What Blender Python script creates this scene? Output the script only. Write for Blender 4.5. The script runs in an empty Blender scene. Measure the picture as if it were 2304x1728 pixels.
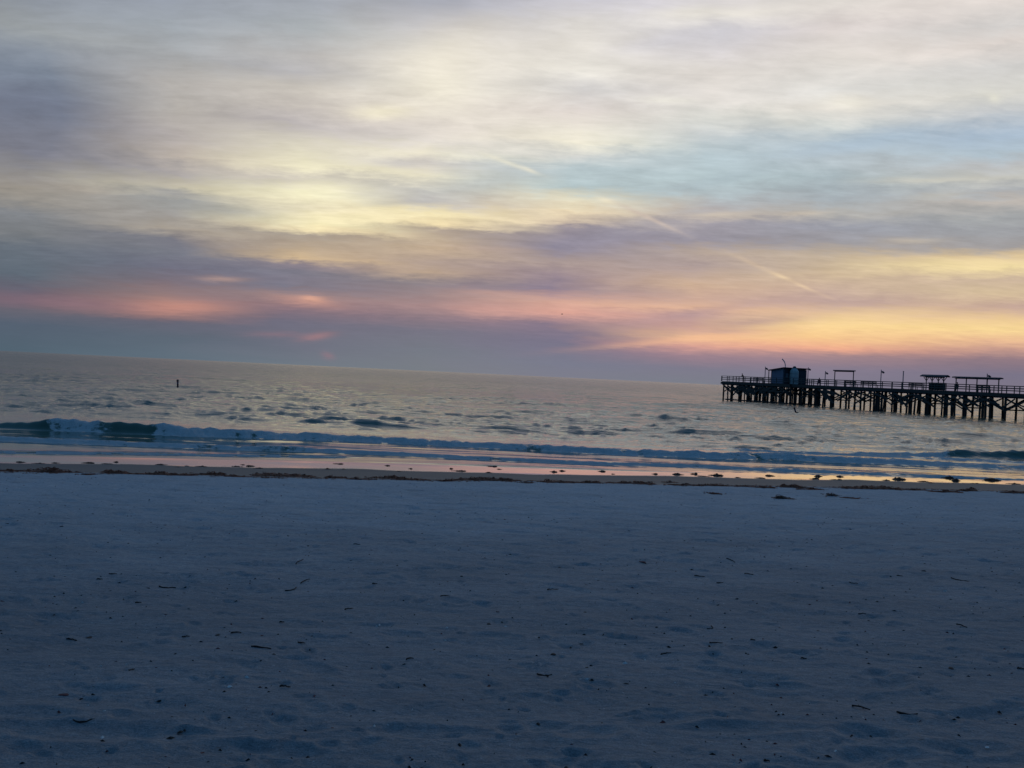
import bpy, bmesh, math, random
import numpy as np
from mathutils import Vector, Matrix, Quaternion

random.seed(7)
R = math.radians
SC = bpy.context.scene
COL = SC.collection

# ------------------------------------------------------------------ camera
CAM_H = 3.2                        # metres above still water
FPX = 2300.0                       # focal length in pixels of the 2304 px wide photograph
ROLL = math.atan(0.0473)
HOR = 20.5                         # the horizon passes this many pixels under..over the centre
PITCH = math.atan(HOR * math.cos(ROLL) / FPX)
cam_d = bpy.data.cameras.new("camera")
cam = bpy.data.objects.new("camera", cam_d)
COL.objects.link(cam)
cam_d.sensor_width = 36.0
cam_d.lens = 36.0 * FPX / 2304.0
cam_d.clip_start = 0.05
cam_d.clip_end = 60000
fw = Vector((0, math.cos(PITCH), -math.sin(PITCH)))
rt0 = Vector((1, 0, 0))
up0 = rt0.cross(fw)
cX = rt0 * math.cos(ROLL) + up0 * math.sin(ROLL)
cY = up0 * math.cos(ROLL) - rt0 * math.sin(ROLL)
rot = Matrix((cX, cY, -fw)).transposed()
cam.matrix_world = Matrix.Translation((0, 0, CAM_H)) @ rot.to_4x4()
SC.camera = cam


def ray(px, py):
    """world direction of a point of the photograph (used to place real things on real ground)"""
    v = cX * (px - 1152) + cY * (864 - py) + fw * FPX
    return v.normalized()


def az_el(px, py):
    d = ray(px, py)
    return math.degrees(math.atan2(d.x, d.y)), math.degrees(math.asin(d.z))


# ------------------------------------------------------------------ colour management
SC.view_settings.view_transform = 'Standard'
SC.view_settings.look = 'None'
SC.view_settings.exposure = 0.0
SC.view_settings.gamma = 1.0
SC.view_settings.use_curve_mapping = False


def lin(c):
    out = []
    for v in c:
        v = v / 255.0
        out.append(v / 12.92 if v <= 0.04045 else ((v + 0.055) / 1.055) ** 2.4)
    return out


# ------------------------------------------------------------------ sky (dusk cloud sheet)
SUN_AZ, SUN_EL = -2.0, 3.0
world = bpy.data.worlds.new("World")
SC.world = world
world.use_nodes = True
nt = world.node_tree
nt.nodes.clear()
N = nt.nodes
L = nt.links


def nd(t, **kw):
    n = N.new(t)
    for k, v in kw.items():
        setattr(n, k, v)
    return n


def mth(op, a, b=None, clamp=False):
    n = nd('ShaderNodeMath', operation=op, use_clamp=clamp)
    for i, v in enumerate((a, b)):
        if v is None:
            continue
        if isinstance(v, (int, float)):
            n.inputs[i].default_value = v
        else:
            L.new(v, n.inputs[i])
    return n.outputs[0]


def mrange(v, a, b, c, d, kind='LINEAR'):
    n = nd('ShaderNodeMapRange', interpolation_type=kind, clamp=True)
    L.new(v, n.inputs[0])
    for i, x in enumerate((a, b, c, d)):
        n.inputs[i + 1].default_value = x
    return n.outputs[0]


def mixc(f, a, b, mode='MIX'):
    n = nd('ShaderNodeMix', data_type='RGBA', blend_type=mode)
    for s, v in ((n.inputs[0], f), (n.inputs[6], a), (n.inputs[7], b)):
        if isinstance(v, (int, float)):
            s.default_value = v
        elif isinstance(v, (tuple, list)):
            s.default_value = (*v[:3], 1)
        else:
            L.new(v, s)
    return n.outputs[2]


tc = nd('ShaderNodeTexCoord')
sep = nd('ShaderNodeSeparateXYZ')
L.new(tc.outputs['Generated'], sep.inputs[0])
dx, dy, dz = sep.outputs
AZ = mth('MULTIPLY', mth('ARCTAN2', dx, dy), 180 / math.pi)
EL = mth('MULTIPLY', mth('ARCSINE', dz), 180 / math.pi)
# cloud-sheet coordinates: the point where the view ray pierces a high flat layer
dzp = mth('ADD', mth('MAXIMUM', dz, 0.0), 0.10)
pu = mth('DIVIDE', dx, dzp)
pv = mth('DIVIDE', dy, dzp)
pc = nd('ShaderNodeCombineXYZ')
L.new(pu, pc.inputs[0])
L.new(pv, pc.inputs[1])


def wnoise(sx, sy, rz, scale, detail, rough, seed, dist=0.0):
    mp = nd('ShaderNodeMapping')
    mp.inputs['Scale'].default_value = (sx, sy, 1)
    mp.inputs['Rotation'].default_value = (0, 0, R(rz))
    mp.inputs['Location'].default_value = (seed * 3.1, seed * 1.7, seed)
    L.new(pc.outputs[0], mp.inputs[0])
    n = nd('ShaderNodeTexNoise')
    n.inputs['Scale'].default_value = scale
    n.inputs['Detail'].default_value = detail
    n.inputs['Roughness'].default_value = rough
    n.inputs['Distortion'].default_value = dist
    L.new(mp.outputs[0], n.inputs['Vector'])
    return n.outputs[0]


n_big = wnoise(1.0, 0.8, 12, 1.3, 4, 0.55, 2.0)
n_mid = wnoise(1.3, 1.0, -10, 3.2, 5, 0.6, 7.0, 0.6)
n_fine = wnoise(1.0, 1.5, 8, 7.0, 5, 0.62, 11.0, 0.4)
n_rip = wnoise(0.9, 1.7, 14, 6.0, 4, 0.5, 17.0, 0.3)
# warp of the look-up position (degrees); less of it right over the horizon
wamp = mrange(EL, 0.3, 10.0, 0.10, 1.0)
w1 = mth('MULTIPLY', mth('SUBTRACT', n_mid, 0.5), 1.0)
w2 = mth('MULTIPLY', mth('SUBTRACT', n_fine, 0.5), 1.0)
ELw = mth('ADD', EL, mth('MULTIPLY', mth('ADD', w1, w2), wamp))
AZw = mth('ADD', AZ, mth('MULTIPLY', mth('SUBTRACT', n_big, 0.5), 6.0))

# colours of the cloud sheet: columns of the sky (photo x) with stops (photo y)
SKY = {
 80: [(0,140,148,160),(60,152,158,162),(110,132,142,156),(160,120,132,150),(230,112,120,140),(290,118,122,138),(340,120,122,136),(385,140,138,140),(430,155,148,138),(455,148,144,138),(480,128,132,138),(525,124,124,134),(560,105,112,130),(620,95,105,125),(650,102,98,120),(680,120,100,120),(700,105,100,120),(730,82,95,120),(790,78,98,120)],
 380: [(0,150,158,172),(60,160,168,176),(130,168,170,172),(180,180,176,172),(240,178,172,165),(300,180,172,168),(350,190,178,165),(385,172,166,165),(420,198,190,165),(450,158,160,160),(490,160,155,150),(515,168,158,145),(540,125,122,140),(570,120,120,140),(600,112,110,135),(630,125,110,128),(660,148,118,125),(690,180,125,118),(710,150,112,118),(725,98,98,122),(760,88,102,125),(800,90,108,130)],
 680: [(0,162,168,178),(60,172,178,182),(120,185,182,180),(160,180,178,180),(200,205,198,188),(240,198,190,182),(280,185,178,178),(320,215,208,190),(370,240,232,195),(400,208,200,185),(430,245,238,195),(470,240,228,190),(500,248,235,180),(515,250,230,175),(530,175,158,148),(550,185,162,145),(580,212,178,140),(595,142,128,145),(620,128,120,142),(645,122,118,142),(665,150,125,135),(690,140,112,130),(725,108,105,132),(780,105,110,135),(820,105,118,138)],
 980: [(0,168,170,182),(60,205,200,198),(130,232,224,210),(200,238,230,212),(280,225,215,205),(320,228,220,210),(345,238,230,205),(370,215,208,200),(400,238,230,200),(430,198,196,188),(455,192,188,185),(480,245,228,175),(505,240,218,165),(520,180,160,150),(560,205,175,148),(590,180,155,148),(615,190,160,140),(640,140,128,142),(665,155,130,140),(690,170,132,140),(720,138,118,138),(745,112,112,138),(790,108,118,140),(830,112,122,140)],
 1280: [(0,208,205,215),(50,225,220,215),(100,228,222,212),(150,230,225,215),(200,215,212,210),(250,225,215,208),(290,235,228,212),(320,245,238,215),(350,210,212,208),(380,182,200,205),(420,178,198,202),(445,225,218,190),(475,235,215,175),(500,210,190,165),(515,155,145,155),(560,135,130,152),(590,170,150,145),(620,150,132,145),(650,135,122,145),(680,215,160,140),(705,220,155,138),(730,130,115,138),(770,110,110,138),(820,108,118,142),(850,112,120,140)],
 1580: [(0,218,212,210),(25,228,222,212),(70,205,202,208),(110,218,212,212),(170,222,215,208),(220,228,222,215),(260,215,215,208),(300,205,210,210),(350,180,200,208),(400,180,200,205),(430,175,190,195),(460,182,182,182),(485,195,182,170),(500,160,155,165),(540,150,145,158),(565,185,165,150),(600,175,155,152),(640,205,170,140),(675,205,165,145),(695,225,175,140),(710,190,150,145),(735,195,150,140),(760,245,185,130),(780,215,150,135),(800,155,125,140),(830,118,118,140),(860,115,122,138)],
 1880: [(0,225,218,210),(60,222,212,208),(130,225,218,210),(200,222,220,215),(240,228,222,212),(280,208,212,208),(320,178,196,208),(360,185,198,205),(400,168,185,192),(450,165,175,182),(480,176,174,170),(510,155,158,170),(545,158,155,160),(575,195,175,150),(620,212,185,148),(650,200,170,150),(680,190,158,150),(710,230,190,140),(730,252,210,130),(760,248,195,120),(785,240,160,120),(800,165,130,135),(830,130,120,142),(860,120,118,140)],
 2224: [(0,225,215,208),(60,212,208,205),(100,222,212,205),(150,210,208,205),(215,215,213,205),(250,200,203,205),(300,162,183,203),(340,170,188,200),(370,185,188,190),(400,195,195,188),(430,172,176,180),(450,188,180,172),(490,165,168,170),(520,158,160,165),(560,165,160,160),(580,220,192,145),(600,240,215,150),(630,205,178,150),(660,215,188,148),(690,195,160,145),(720,240,200,135),(740,248,210,130),(765,235,180,130),(785,200,148,130),(805,148,120,130),(840,118,112,135),(880,122,115,135)],
}
TOP = 22.0
for _k in (80, 380, 680, 980):   # greyer mauve in the low cloud of the left half
    SKY[_k] = [(q[0], q[1] - 5, q[2] - 1, q[3] - 6) if q[0] >= 520 else q for q in SKY[_k]]
xs_ = sorted(SKY)


def sky_at(px, py):
    def col(k):
        s = np.array(SKY[k], float)
        l = [lin(r[1:]) for r in s]
        l = np.array(l)
        return np.array([np.interp(py, s[:, 0], l[:, i]) for i in range(3)])
    px = min(max(px, xs_[0]), xs_[-1])
    for a, b in zip(xs_, xs_[1:]):
        if px <= b:
            t = (px - a) / (b - a)
            return col(a) * (1 - t) + col(b) * t


def ramp(stops):
    n = nd('ShaderNodeValToRGB')
    n.color_ramp.interpolation = 'B_SPLINE' if False else 'LINEAR'
    e = n.color_ramp.elements
    while len(e) > 1:
        e.remove(e[-1])
    e[0].position = stops[0][0]
    e[0].color = (*stops[0][1], 1)
    for p, c in stops[1:]:
        k = e.new(p)
        k.color = (*c, 1)
    L.new(elf, n.inputs[0])
    return n.outputs[0]


elf = mth('DIVIDE', ELw, TOP, clamp=True)
c = None
prev = None
for k in xs_:
    a0 = az_el(k, 450)[0]
    st = []
    for r in reversed(SKY[k]):
        # the column leans with the horizon: look the colour up at its own place
        a, e = az_el(k, r[0])
        st.append((max(e, 0.0) / TOP, list(lin(r[1:]))))
    st2 = [st[0]]
    for s in st[1:]:
        if s[0] > st2[-1][0] + 0.004:
            st2.append(s)
    o = ramp(st2[:32])
    if c is None:
        c = o
    else:
        c = mixc(mrange(AZw, prev, a0, 0, 1), c, o)
    prev = a0


def blob(c, px, py, rx, ry, ang, colr, amt, warp=True, power=1.0):
    """a cloud patch: an ellipse (sizes in degrees*43) with a soft edge; ang in degrees, clockwise in the photo"""
    a, e = az_el(px, py)
    kx, ky = rx / 40.1, ry / 40.1
    th = R(ang - math.degrees(ROLL))
    A = mth('SUBTRACT', AZ if not warp else mth('ADD', AZ, mth('MULTIPLY', w2, 0.8)), a)
    E = mth('SUBTRACT', EL if not warp else mth('ADD', EL, mth('MULTIPLY', w2, 0.35)), e)
    u = mth('DIVIDE', mth('SUBTRACT', mth('MULTIPLY', A, math.cos(th)), mth('MULTIPLY', E, math.sin(th))), kx)
    v = mth('DIVIDE', mth('ADD', mth('MULTIPLY', A, math.sin(th)), mth('MULTIPLY', E, math.cos(th))), ky)
    q = mth('ADD', mth('MULTIPLY', u, u), mth('MULTIPLY', v, v))
    g = mth('MULTIPLY', mth('EXPONENT', mth('MULTIPLY', q, -1.0)), amt)
    return mixc(g, c, lin(colr))


BL = [
 (395, 692, 95, 15, -2, (215, 138, 118), 0.5), (690, 678, 75, 12, 6, (220, 150, 125), 0.5),
 (702, 672, 24, 6, 10, (244, 170, 132), 0.55), (712, 757, 36, 8, -8, (178, 122, 125), 0.5),
 (738, 800, 14, 8, 20, (150, 115, 130), 0.5), (620, 752, 60, 6, 0, (150, 115, 128), 0.4),
 (150, 680, 150, 14, 3, (135, 104, 120), 0.5), (500, 628, 50, 6, 0, (180, 145, 135), 0.7),
 (860, 252, 70, 16, -3, (250, 240, 205), 0.7), (1000, 120, 120, 50, -20, (236, 228, 208), 0.5),
 (990, 200, 70, 60, 0, (244, 236, 214), 0.5),
 (560, 392, 90, 12, 3, (200, 192, 178), 0.4), (385, 432, 60, 8, 6, (150, 152, 158), 0.6),
 (480, 470, 140, 10, 4, (160, 162, 160), 0.55), (900, 366, 60, 9, 2, (198, 194, 190), 0.6),
 (1090, 410, 120, 24, -9, (178, 186, 190), 0.6), (950, 452, 120, 7, -5, (188, 186, 182), 0.5),
 (730, 425, 70, 18, 0, (252, 244, 200), 0.6), (780, 490, 140, 13, -2, (252, 238, 185), 0.7),
 (1330, 545, 120, 24, -8, (142, 138, 160), 0.5), (1500, 495, 140, 20, -8, (152, 150, 165), 0.5),
 (1480, 370, 160, 30, -4, (180, 197, 203), 0.5), (1950, 320, 170, 18, -5, (165, 188, 208), 0.5),
 (1620, 405, 130, 14, -10, (160, 178, 188), 0.4),
 (1100, 700, 60, 18, 0, (205, 150, 140), 0.4), (1150, 665, 110, 8, 5, (200, 155, 142), 0.5),
 (1560, 762, 190, 7, -5, (242, 178, 130), 0.6), (1700, 725, 90, 9, -3, (170, 135, 145), 0.55),
 (1560, 705, 150, 10, -8, (175, 142, 150), 0.5), (1640, 745, 60, 6, 0, (180, 140, 142), 0.4),
 (1940, 715, 190, 18, -6, (250, 212, 135), 0.35), (2190, 592, 140, 11, 3, (248, 222, 155), 0.5),
 (1905, 232, 50, 14, 8, (240, 234, 218), 0.7), (1550, 30, 60, 14, 0, (232, 226, 215), 0.6),
 (1490, 95, 110, 18, -6, (202, 200, 210), 0.5), (1610, 483, 60, 5, 0, (212, 196, 174), 0.6),
 (1810, 480, 60, 5, -2, (206, 192, 172), 0.6), (2100, 405, 110, 6, 3, (208, 204, 188), 0.6),
 (2050, 542, 60, 6, 2, (205, 190, 168), 0.6), (2110, 440, 60, 10, 0, (196, 192, 180), 0.5),
 (1500, 225, 60, 8, 4, (236, 232, 218), 0.6), (1600, 95, 120, 22, -10, (206, 203, 208), 0.4),
 (60, 240, 110, 40, -12, (108, 118, 140), 0.4), (180, 425, 70, 12, 3, (170, 158, 142), 0.5),
 (1100, 560, 90, 8, 2, (182, 158, 148), 0.5), (640, 612, 150, 8, 2, (116, 120, 138), 0.5),
]
for b in BL:
    c = blob(c, *b)
# aircraft trails, broken into short bright lengths
for (x0, y0, x1, y1, w, colr, am) in [
        (1090, 348, 1205, 388, 5.0, (246, 238, 208), 0.75), (1175, 376, 1208, 389, 4.0, (252, 242, 214), 0.7),
        (1342, 446, 1388, 457, 6.0, (244, 228, 190), 0.9), (1400, 462, 1525, 521, 4.5, (205, 186, 172), 1.2),
        (1650, 572, 1745, 618, 5.0, (222, 192, 156), 0.6), (1736, 613, 1778, 630, 4.0, (246, 214, 164), 0.9),
        (1785, 634, 1832, 656, 3.5, (240, 206, 160), 0.8), (1835, 656, 1880, 676, 3.5, (216, 182, 152), 0.5),
        (2200, 200, 2245, 222, 9.0, (224, 222, 208), 0.6), (2228, 217, 2246, 226, 8.0, (236, 232, 212), 0.8)]:
    c = blob(c, (x0 + x1) / 2, (y0 + y1) / 2, math.hypot(x1 - x0, y1 - y0) * 0.5, w,
             math.degrees(math.atan2(y1 - y0, x1 - x0)), colr, am * .62, warp=False)

# thin streaks of the sheet: a few per cent lighter and darker
sv = mth('ADD', mth('MULTIPLY', mth('SUBTRACT', n_rip, 0.5), 0.28), mth('ADD', mth('MULTIPLY', mth('SUBTRACT', n_mid, 0.5), 0.30), mth('MULTIPLY', mth('SUBTRACT', n_fine, 0.5), 0.30)))
n_det = wnoise(0.55, 1.9, -12, 15.0, 6, 0.62, 23.0, 0.8)
sv = mth('ADD', sv, mth('MULTIPLY', mth('SUBTRACT', n_det, 0.5), 0.19))
sv = mth('ADD', mth('MULTIPLY', sv, mrange(EL, 0.5, 7.0, 0.15, 1.0)), 1.0)
hs = nd('ShaderNodeHueSaturation')
hs.inputs['Saturation'].default_value = 0.87
L.new(c, hs.inputs['Color'])
vm = nd('ShaderNodeVectorMath', operation='SCALE')
L.new(hs.outputs[0], vm.inputs[0])
L.new(sv, vm.inputs['Scale'])
c = vm.outputs[0]
# overhead and behind, away from the afterglow, the dusk sheet is deep blue-grey
HIGH = mixc(mrange(n_big, 0.35, 0.7, 0, 1), (0.034, 0.128, 0.295), (0.056, 0.152, 0.312))
GLOW = mth('ADD', mth('MULTIPLY', dy, 0.80), mth('MULTIPLY', dz, -0.60))
up_f = mrange(EL, 18.5, 37.0, 0, 1, 'SMOOTHSTEP')
c = mixc(up_f, c, HIGH)
BACK = mixc(mrange(EL, 0, 35, 0, 1), (0.030, 0.080, 0.165), (0.028, 0.098, 0.225))
side = mrange(mth('ABSOLUTE', AZ), 28.0, 85.0, 0, 1, 'SMOOTHSTEP')
c = mixc(side, c, BACK)
# the clear dusk sky shows a little through the sheet
sky = nd('ShaderNodeTexSky', sky_type='NISHITA')
sky.sun_disc = False
sky.sun_elevation = R(SUN_EL)
sky.sun_rotation = R(SUN_AZ)
sky.altitude = 3
sk = nd('ShaderNodeVectorMath', operation='SCALE')
L.new(sky.outputs[0], sk.inputs[0])
sk.inputs['Scale'].default_value = 0.05
c = mixc(0.012, c, sk.outputs[0])
bg = nd('ShaderNodeBackground')
L.new(c, bg.inputs[0])
bg.inputs[1].default_value = 1.0
wo = nd('ShaderNodeOutputWorld')
L.new(bg.outputs[0], wo.inputs[0])
world.cycles.sampling_method = 'MANUAL'
world.cycles.sample_map_resolution = 512

# the sun is behind the cloud sheet: weak, broad and low
sun_d = bpy.data.lights.new("sun", 'SUN')
sun_d.energy = 0.02
sun_d.angle = R(100)
sun_d.color = (1.0, 0.86, 0.66)
sun = bpy.data.objects.new("sun", sun_d)
COL.objects.link(sun)
sd = Vector((math.sin(R(SUN_AZ)) * math.cos(R(SUN_EL)), math.cos(R(SUN_AZ)) * math.cos(R(SUN_EL)), math.sin(R(SUN_EL))))
sun.rotation_euler = (-sd).to_track_quat('-Z', 'Y').to_euler()
sun.location = (0, 0, 30)

# ------------------------------------------------------------------ numpy gradient noise
_rng = np.random.RandomState(5)
_perm = _rng.permutation(512)
_perm = np.concatenate([_perm, _perm])
_ga = _rng.rand(512) * 2 * np.pi
_gx, _gy = np.cos(_ga), np.sin(_ga)


def pn(x, y, seed=0):
    x = np.asarray(x, float) + seed * 17.31
    y = np.asarray(y, float) + seed * 9.17
    xi = np.floor(x).astype(int)
    yi = np.floor(y).astype(int)
    xf, yf = x - xi, y - yi
    u = xf * xf * xf * (xf * (xf * 6 - 15) + 10)
    v = yf * yf * yf * (yf * (yf * 6 - 15) + 10)

    def g(ix, iy, fx, fy):
        h = _perm[(_perm[ix & 511] + iy) & 511]
        return _gx[h] * fx + _gy[h] * fy
    a = g(xi, yi, xf, yf)
    b = g(xi + 1, yi, xf - 1, yf)
    c_ = g(xi, yi + 1, xf, yf - 1)
    d = g(xi + 1, yi + 1, xf - 1, yf - 1)
    return ((a * (1 - u) + b * u) * (1 - v) + (c_ * (1 - u) + d * u) * v) * 1.5


def ss(a, b, x):
    t = np.clip((x - a) / (b - a), 0, 1)
    return t * t * (3 - 2 * t)


# ------------------------------------------------------------------ beach shape
def z_of_s(s):
    return np.interp(s, [-60, -8, 0, 10, 20, 25.5, 27.0, 29.0, 31.0, 32.2, 33.0, 35.0, 37.5, 44, 60, 200],
                     [2.10, 1.78, 1.60, 1.14, 0.72, 0.47, 0.38, 0.23, 0.11, 0.055, 0.038, 0.012, -0.03, -0.6, -1.8, -8])


def beach_z(x, y):
    x = np.asarray(x, float)
    y = np.asarray(y, float)
    s = y - 0.268 * x + 0.25 * pn(x / 6.0, y / 9.0, 3)
    z = z_of_s(s)
    dry = 1 - ss(24.5, 28, s)
    z = z + dry * (0.013 * pn(x / 2.6, y / 1.9, 1) + 0.016 * pn(x / 0.9, y / 0.7, 2) + (0.010 + 0.008 * ss(8, 16, s)) * pn(x / 0.38, y / 0.30, 5) + 0.005 * pn(x / 0.16, y / 0.14, 6))
    z = z + (1 - ss(35, 37, s)) * ss(28, 30, s) * 0.005 * pn(x / 2.5, y / 2.0, 4)
    return z


def ground(px, py, zoff=0.0):
    d = ray(px, py)
    o = Vector((0, 0, CAM_H))
    t = 1.0
    for _ in range(4000):
        p = o + d * t
        zz = float(beach_z(p.x, p.y)) + zoff
        if p.z <= zz:
            break
        t += max(0.02, (p.z - zz) * 0.9)
    return p


def link(name, me, mat=None, parent=None):
    o = bpy.data.objects.new(name, me)
    COL.objects.link(o)
    if mat is not None and me is not None and not me.materials:
        me.materials.append(mat)
    if parent is not None:
        o.parent = parent
    return o


def tag(o, label=None, cat=None, group=None, kind=None):
    for k, v in (('label', label), ('category', cat), ('group', group), ('kind', kind)):
        if v:
            o[k] = v
    return o


def grid_mesh(name, X, Y, Z, attrs=None):
    nr, nc = X.shape
    me = bpy.data.meshes.new(name)
    co = np.stack([X, Y, Z], -1).reshape(-1, 3).astype(np.float32)
    me.vertices.add(nr * nc)
    me.vertices.foreach_set('co', co.ravel())
    i = np.arange(nr * nc).reshape(nr, nc)
    q = np.stack([i[:-1, :-1], i[:-1, 1:], i[1:, 1:], i[1:, :-1]], -1).reshape(-1, 4)
    me.loops.add(q.size)
    me.loops.foreach_set('vertex_index', q.ravel().astype(np.int32))
    me.polygons.add(len(q))
    me.polygons.foreach_set('loop_start', (np.arange(len(q)) * 4).astype(np.int32))
    me.polygons.foreach_set('loop_total', np.full(len(q), 4, np.int32))
    me.polygons.foreach_set('use_smooth', np.ones(len(q), bool))
    for k, v in (attrs or {}).items():
        at = me.attributes.new(k, 'FLOAT', 'POINT')
        at.data.foreach_set('value', v.ravel().astype(np.float32))
    me.update()
    me.validate()
    return me


def angles(n_in, lim, n_out):
    a = np.linspace(-lim, lim, n_in)
    b = np.linspace(lim, 360 - lim, n_out + 2)[1:-1]
    return R(1) * np.concatenate([a, b, [360 - lim]])


# ------------------------------------------------------------------ material helpers
def mat(name):
    m = bpy.data.materials.new(name)
    m.use_nodes = True
    t = m.node_tree
    p = t.nodes['Principled BSDF']
    return m, t, p


class NT:
    def __init__(s, t):
        s.t = t

    def n(s, ty, **kw):
        k = s.t.nodes.new(ty)
        for a, v in kw.items():
            setattr(k, a, v)
        return k

    def l(s, a, b):
        s.t.links.new(a, b)

    def noise(s, vec, scale, detail=4, rough=0.55, sc3=None, dist=0.0):
        if sc3:
            mp = s.n('ShaderNodeMapping')
            mp.inputs['Scale'].default_value = sc3
            s.l(vec, mp.inputs[0])
            vec = mp.outputs[0]
        k = s.n('ShaderNodeTexNoise')
        k.inputs['Scale'].default_value = scale
        k.inputs['Detail'].default_value = detail
        k.inputs['Roughness'].default_value = rough
        k.inputs['Distortion'].default_value = dist
        s.l(vec, k.inputs['Vector'])
        return k.outputs[0]

    def mr(s, v, a, b, c_=0.0, d=1.0, kind='LINEAR'):
        k = s.n('ShaderNodeMapRange', interpolation_type=kind)
        s.l(v, k.inputs[0])
        for i, x in enumerate((a, b, c_, d)):
            k.inputs[i + 1].default_value = x
        return k.outputs[0]

    def mix(s, f, a, b, mode='MIX'):
        k = s.n('ShaderNodeMix', data_type='RGBA', blend_type=mode)
        for so, v in ((k.inputs[0], f), (k.inputs[6], a), (k.inputs[7], b)):
            if isinstance(v, (int, float)):
                so.default_value = v
            elif isinstance(v, (tuple, list)):
                so.default_value = (*v[:3], 1)
            else:
                s.l(v, so)
        return k.outputs[2]

    def m(s, op, a, b=None, clamp=False):
        k = s.n('ShaderNodeMath', operation=op, use_clamp=clamp)
        for i, v in enumerate((a, b)):
            if v is None:
                continue
            if isinstance(v, (int, float)):
                k.inputs[i].default_value = v
            else:
                s.l(v, k.inputs[i])
        return k.outputs[0]

    def bump(s, h, strength, dist, prev=None):
        k = s.n('ShaderNodeBump')
        k.inputs['Strength'].default_value = strength
        k.inputs['Distance'].default_value = dist
        s.l(h, k.inputs['Height'])
        if prev is not None:
            s.l(prev, k.inputs['Normal'])
        return k.outputs[0]


# ------------------------------------------------------------------ sand
def sand_material():
    m, t, p = mat("beach_sand")
    k = NT(t)
    geo = k.n('ShaderNodeNewGeometry')
    pos = geo.outputs['Position']
    at = k.n('ShaderNodeAttribute', attribute_name='shore')
    s = at.outputs['Fac']
    edge = k.m('SUBTRACT', k.noise(pos, 1.4, 4, 0.6, (0.5, 1, 1)), 0.5)
    s1 = k.m('ADD', s, k.m('MULTIPLY', edge, 1.1))
    damp = k.mr(s1, 26.6, 27.5, 0, 1, 'SMOOTHSTEP')
    lob = k.m('SUBTRACT', k.noise(pos, 0.28, 2, 0.5, (0.8, 0.15, 1)), 0.5)
    s2 = k.m('ADD', k.m('ADD', s, k.m('MULTIPLY', edge, 0.35)), k.m('MULTIPLY', lob, 2.2))
    wet = k.mr(s2, 32.6, 33.1, 0, 1, 'SMOOTHSTEP')
    patch = k.noise(pos, 0.55, 5, 0.6, (0.6, 1.2, 1))
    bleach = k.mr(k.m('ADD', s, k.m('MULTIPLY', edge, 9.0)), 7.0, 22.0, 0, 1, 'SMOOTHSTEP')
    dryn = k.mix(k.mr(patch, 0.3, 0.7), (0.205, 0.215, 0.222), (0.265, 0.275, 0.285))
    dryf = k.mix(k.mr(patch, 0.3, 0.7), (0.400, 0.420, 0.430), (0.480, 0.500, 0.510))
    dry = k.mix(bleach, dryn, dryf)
    grain = k.noise(pos, 90, 3, 0.7)
    dry = k.mix(0.6, dry, k.mix(k.mr(grain, 0.25, 0.75), (0.22, 0.22, 0.22), (0.80, 0.79, 0.77)), 'OVERLAY')
    # dark grains and crumbs of weed, pale shell grit
    mid = k.noise(pos, 18, 6, 0.75)
    dry = k.mix(0.55, dry, k.mix(k.mr(mid, 0.3, 0.7), (0.28, 0.28, 0.29), (0.74, 0.74, 0.73)), 'OVERLAY')
    sp = k.noise(pos, 34, 2, 0.5)
    dry = k.mix(k.m('MULTIPLY', k.mr(sp, 0.69, 0.74), 0.55), dry, (0.13, 0.09, 0.07))
    sp2 = k.noise(pos, 47, 1, 0.5)
    dry = k.mix(k.m('MULTIPLY', k.mr(sp2, 0.76, 0.80), 0.6), dry, (0.68, 0.68, 0.66))
    st = k.noise(pos, 2.6, 7, 0.72, (0.5, 1.2, 1), 0.4)
    dry = k.mix(k.m('MULTIPLY', k.mr(st, 0.53, 0.66), 0.42), dry, (0.20, 0.19, 0.19))  # dark streaks painted in for the shaded faces of small sand ripples
    cdamp = k.mix(k.mr(patch, 0.3, 0.7), (0.118, 0.108, 0.098), (0.150, 0.135, 0.120))
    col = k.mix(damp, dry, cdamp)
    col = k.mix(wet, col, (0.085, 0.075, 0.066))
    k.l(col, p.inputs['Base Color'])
    ro = k.m('ADD', k.m('MULTIPLY', damp, -0.10), 0.78)
    ro = k.m('SUBTRACT', ro, k.m('MULTIPLY', wet, 0.60))
    k.l(ro, p.inputs['Roughness'])
    k.l(k.m('ADD', k.m('MULTIPLY', wet, 0.20), 0.35), p.inputs['Specular IOR Level'])
    coat = k.m('MULTIPLY', wet, 0.72)
    k.l(coat, p.inputs['Coat Weight'])
    p.inputs['Coat Roughness'].default_value = 0.03
    p.inputs['Coat IOR'].default_value = 1.33
    h = k.m('ADD', k.m('MULTIPLY', k.noise(pos, 7, 6, 0.65, (0.7, 1.2, 1)), 1.0), k.m('MULTIPLY', grain, 0.10))
    h = k.m('ADD', h, k.m('MULTIPLY', mid, 0.30))
    h = k.m('MULTIPLY', h, k.m('SUBTRACT', 1.0, damp))
    b = k.bump(h, 0.75, 0.055)
    k.l(b, p.inputs['Normal'])
    wb = k.bump(k.noise(pos, 2.0, 3, 0.5, (0.6, 1.6, 1)), 0.10, 0.02)
    k.l(wb, p.inputs['Coat Normal'])
    return m


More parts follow.
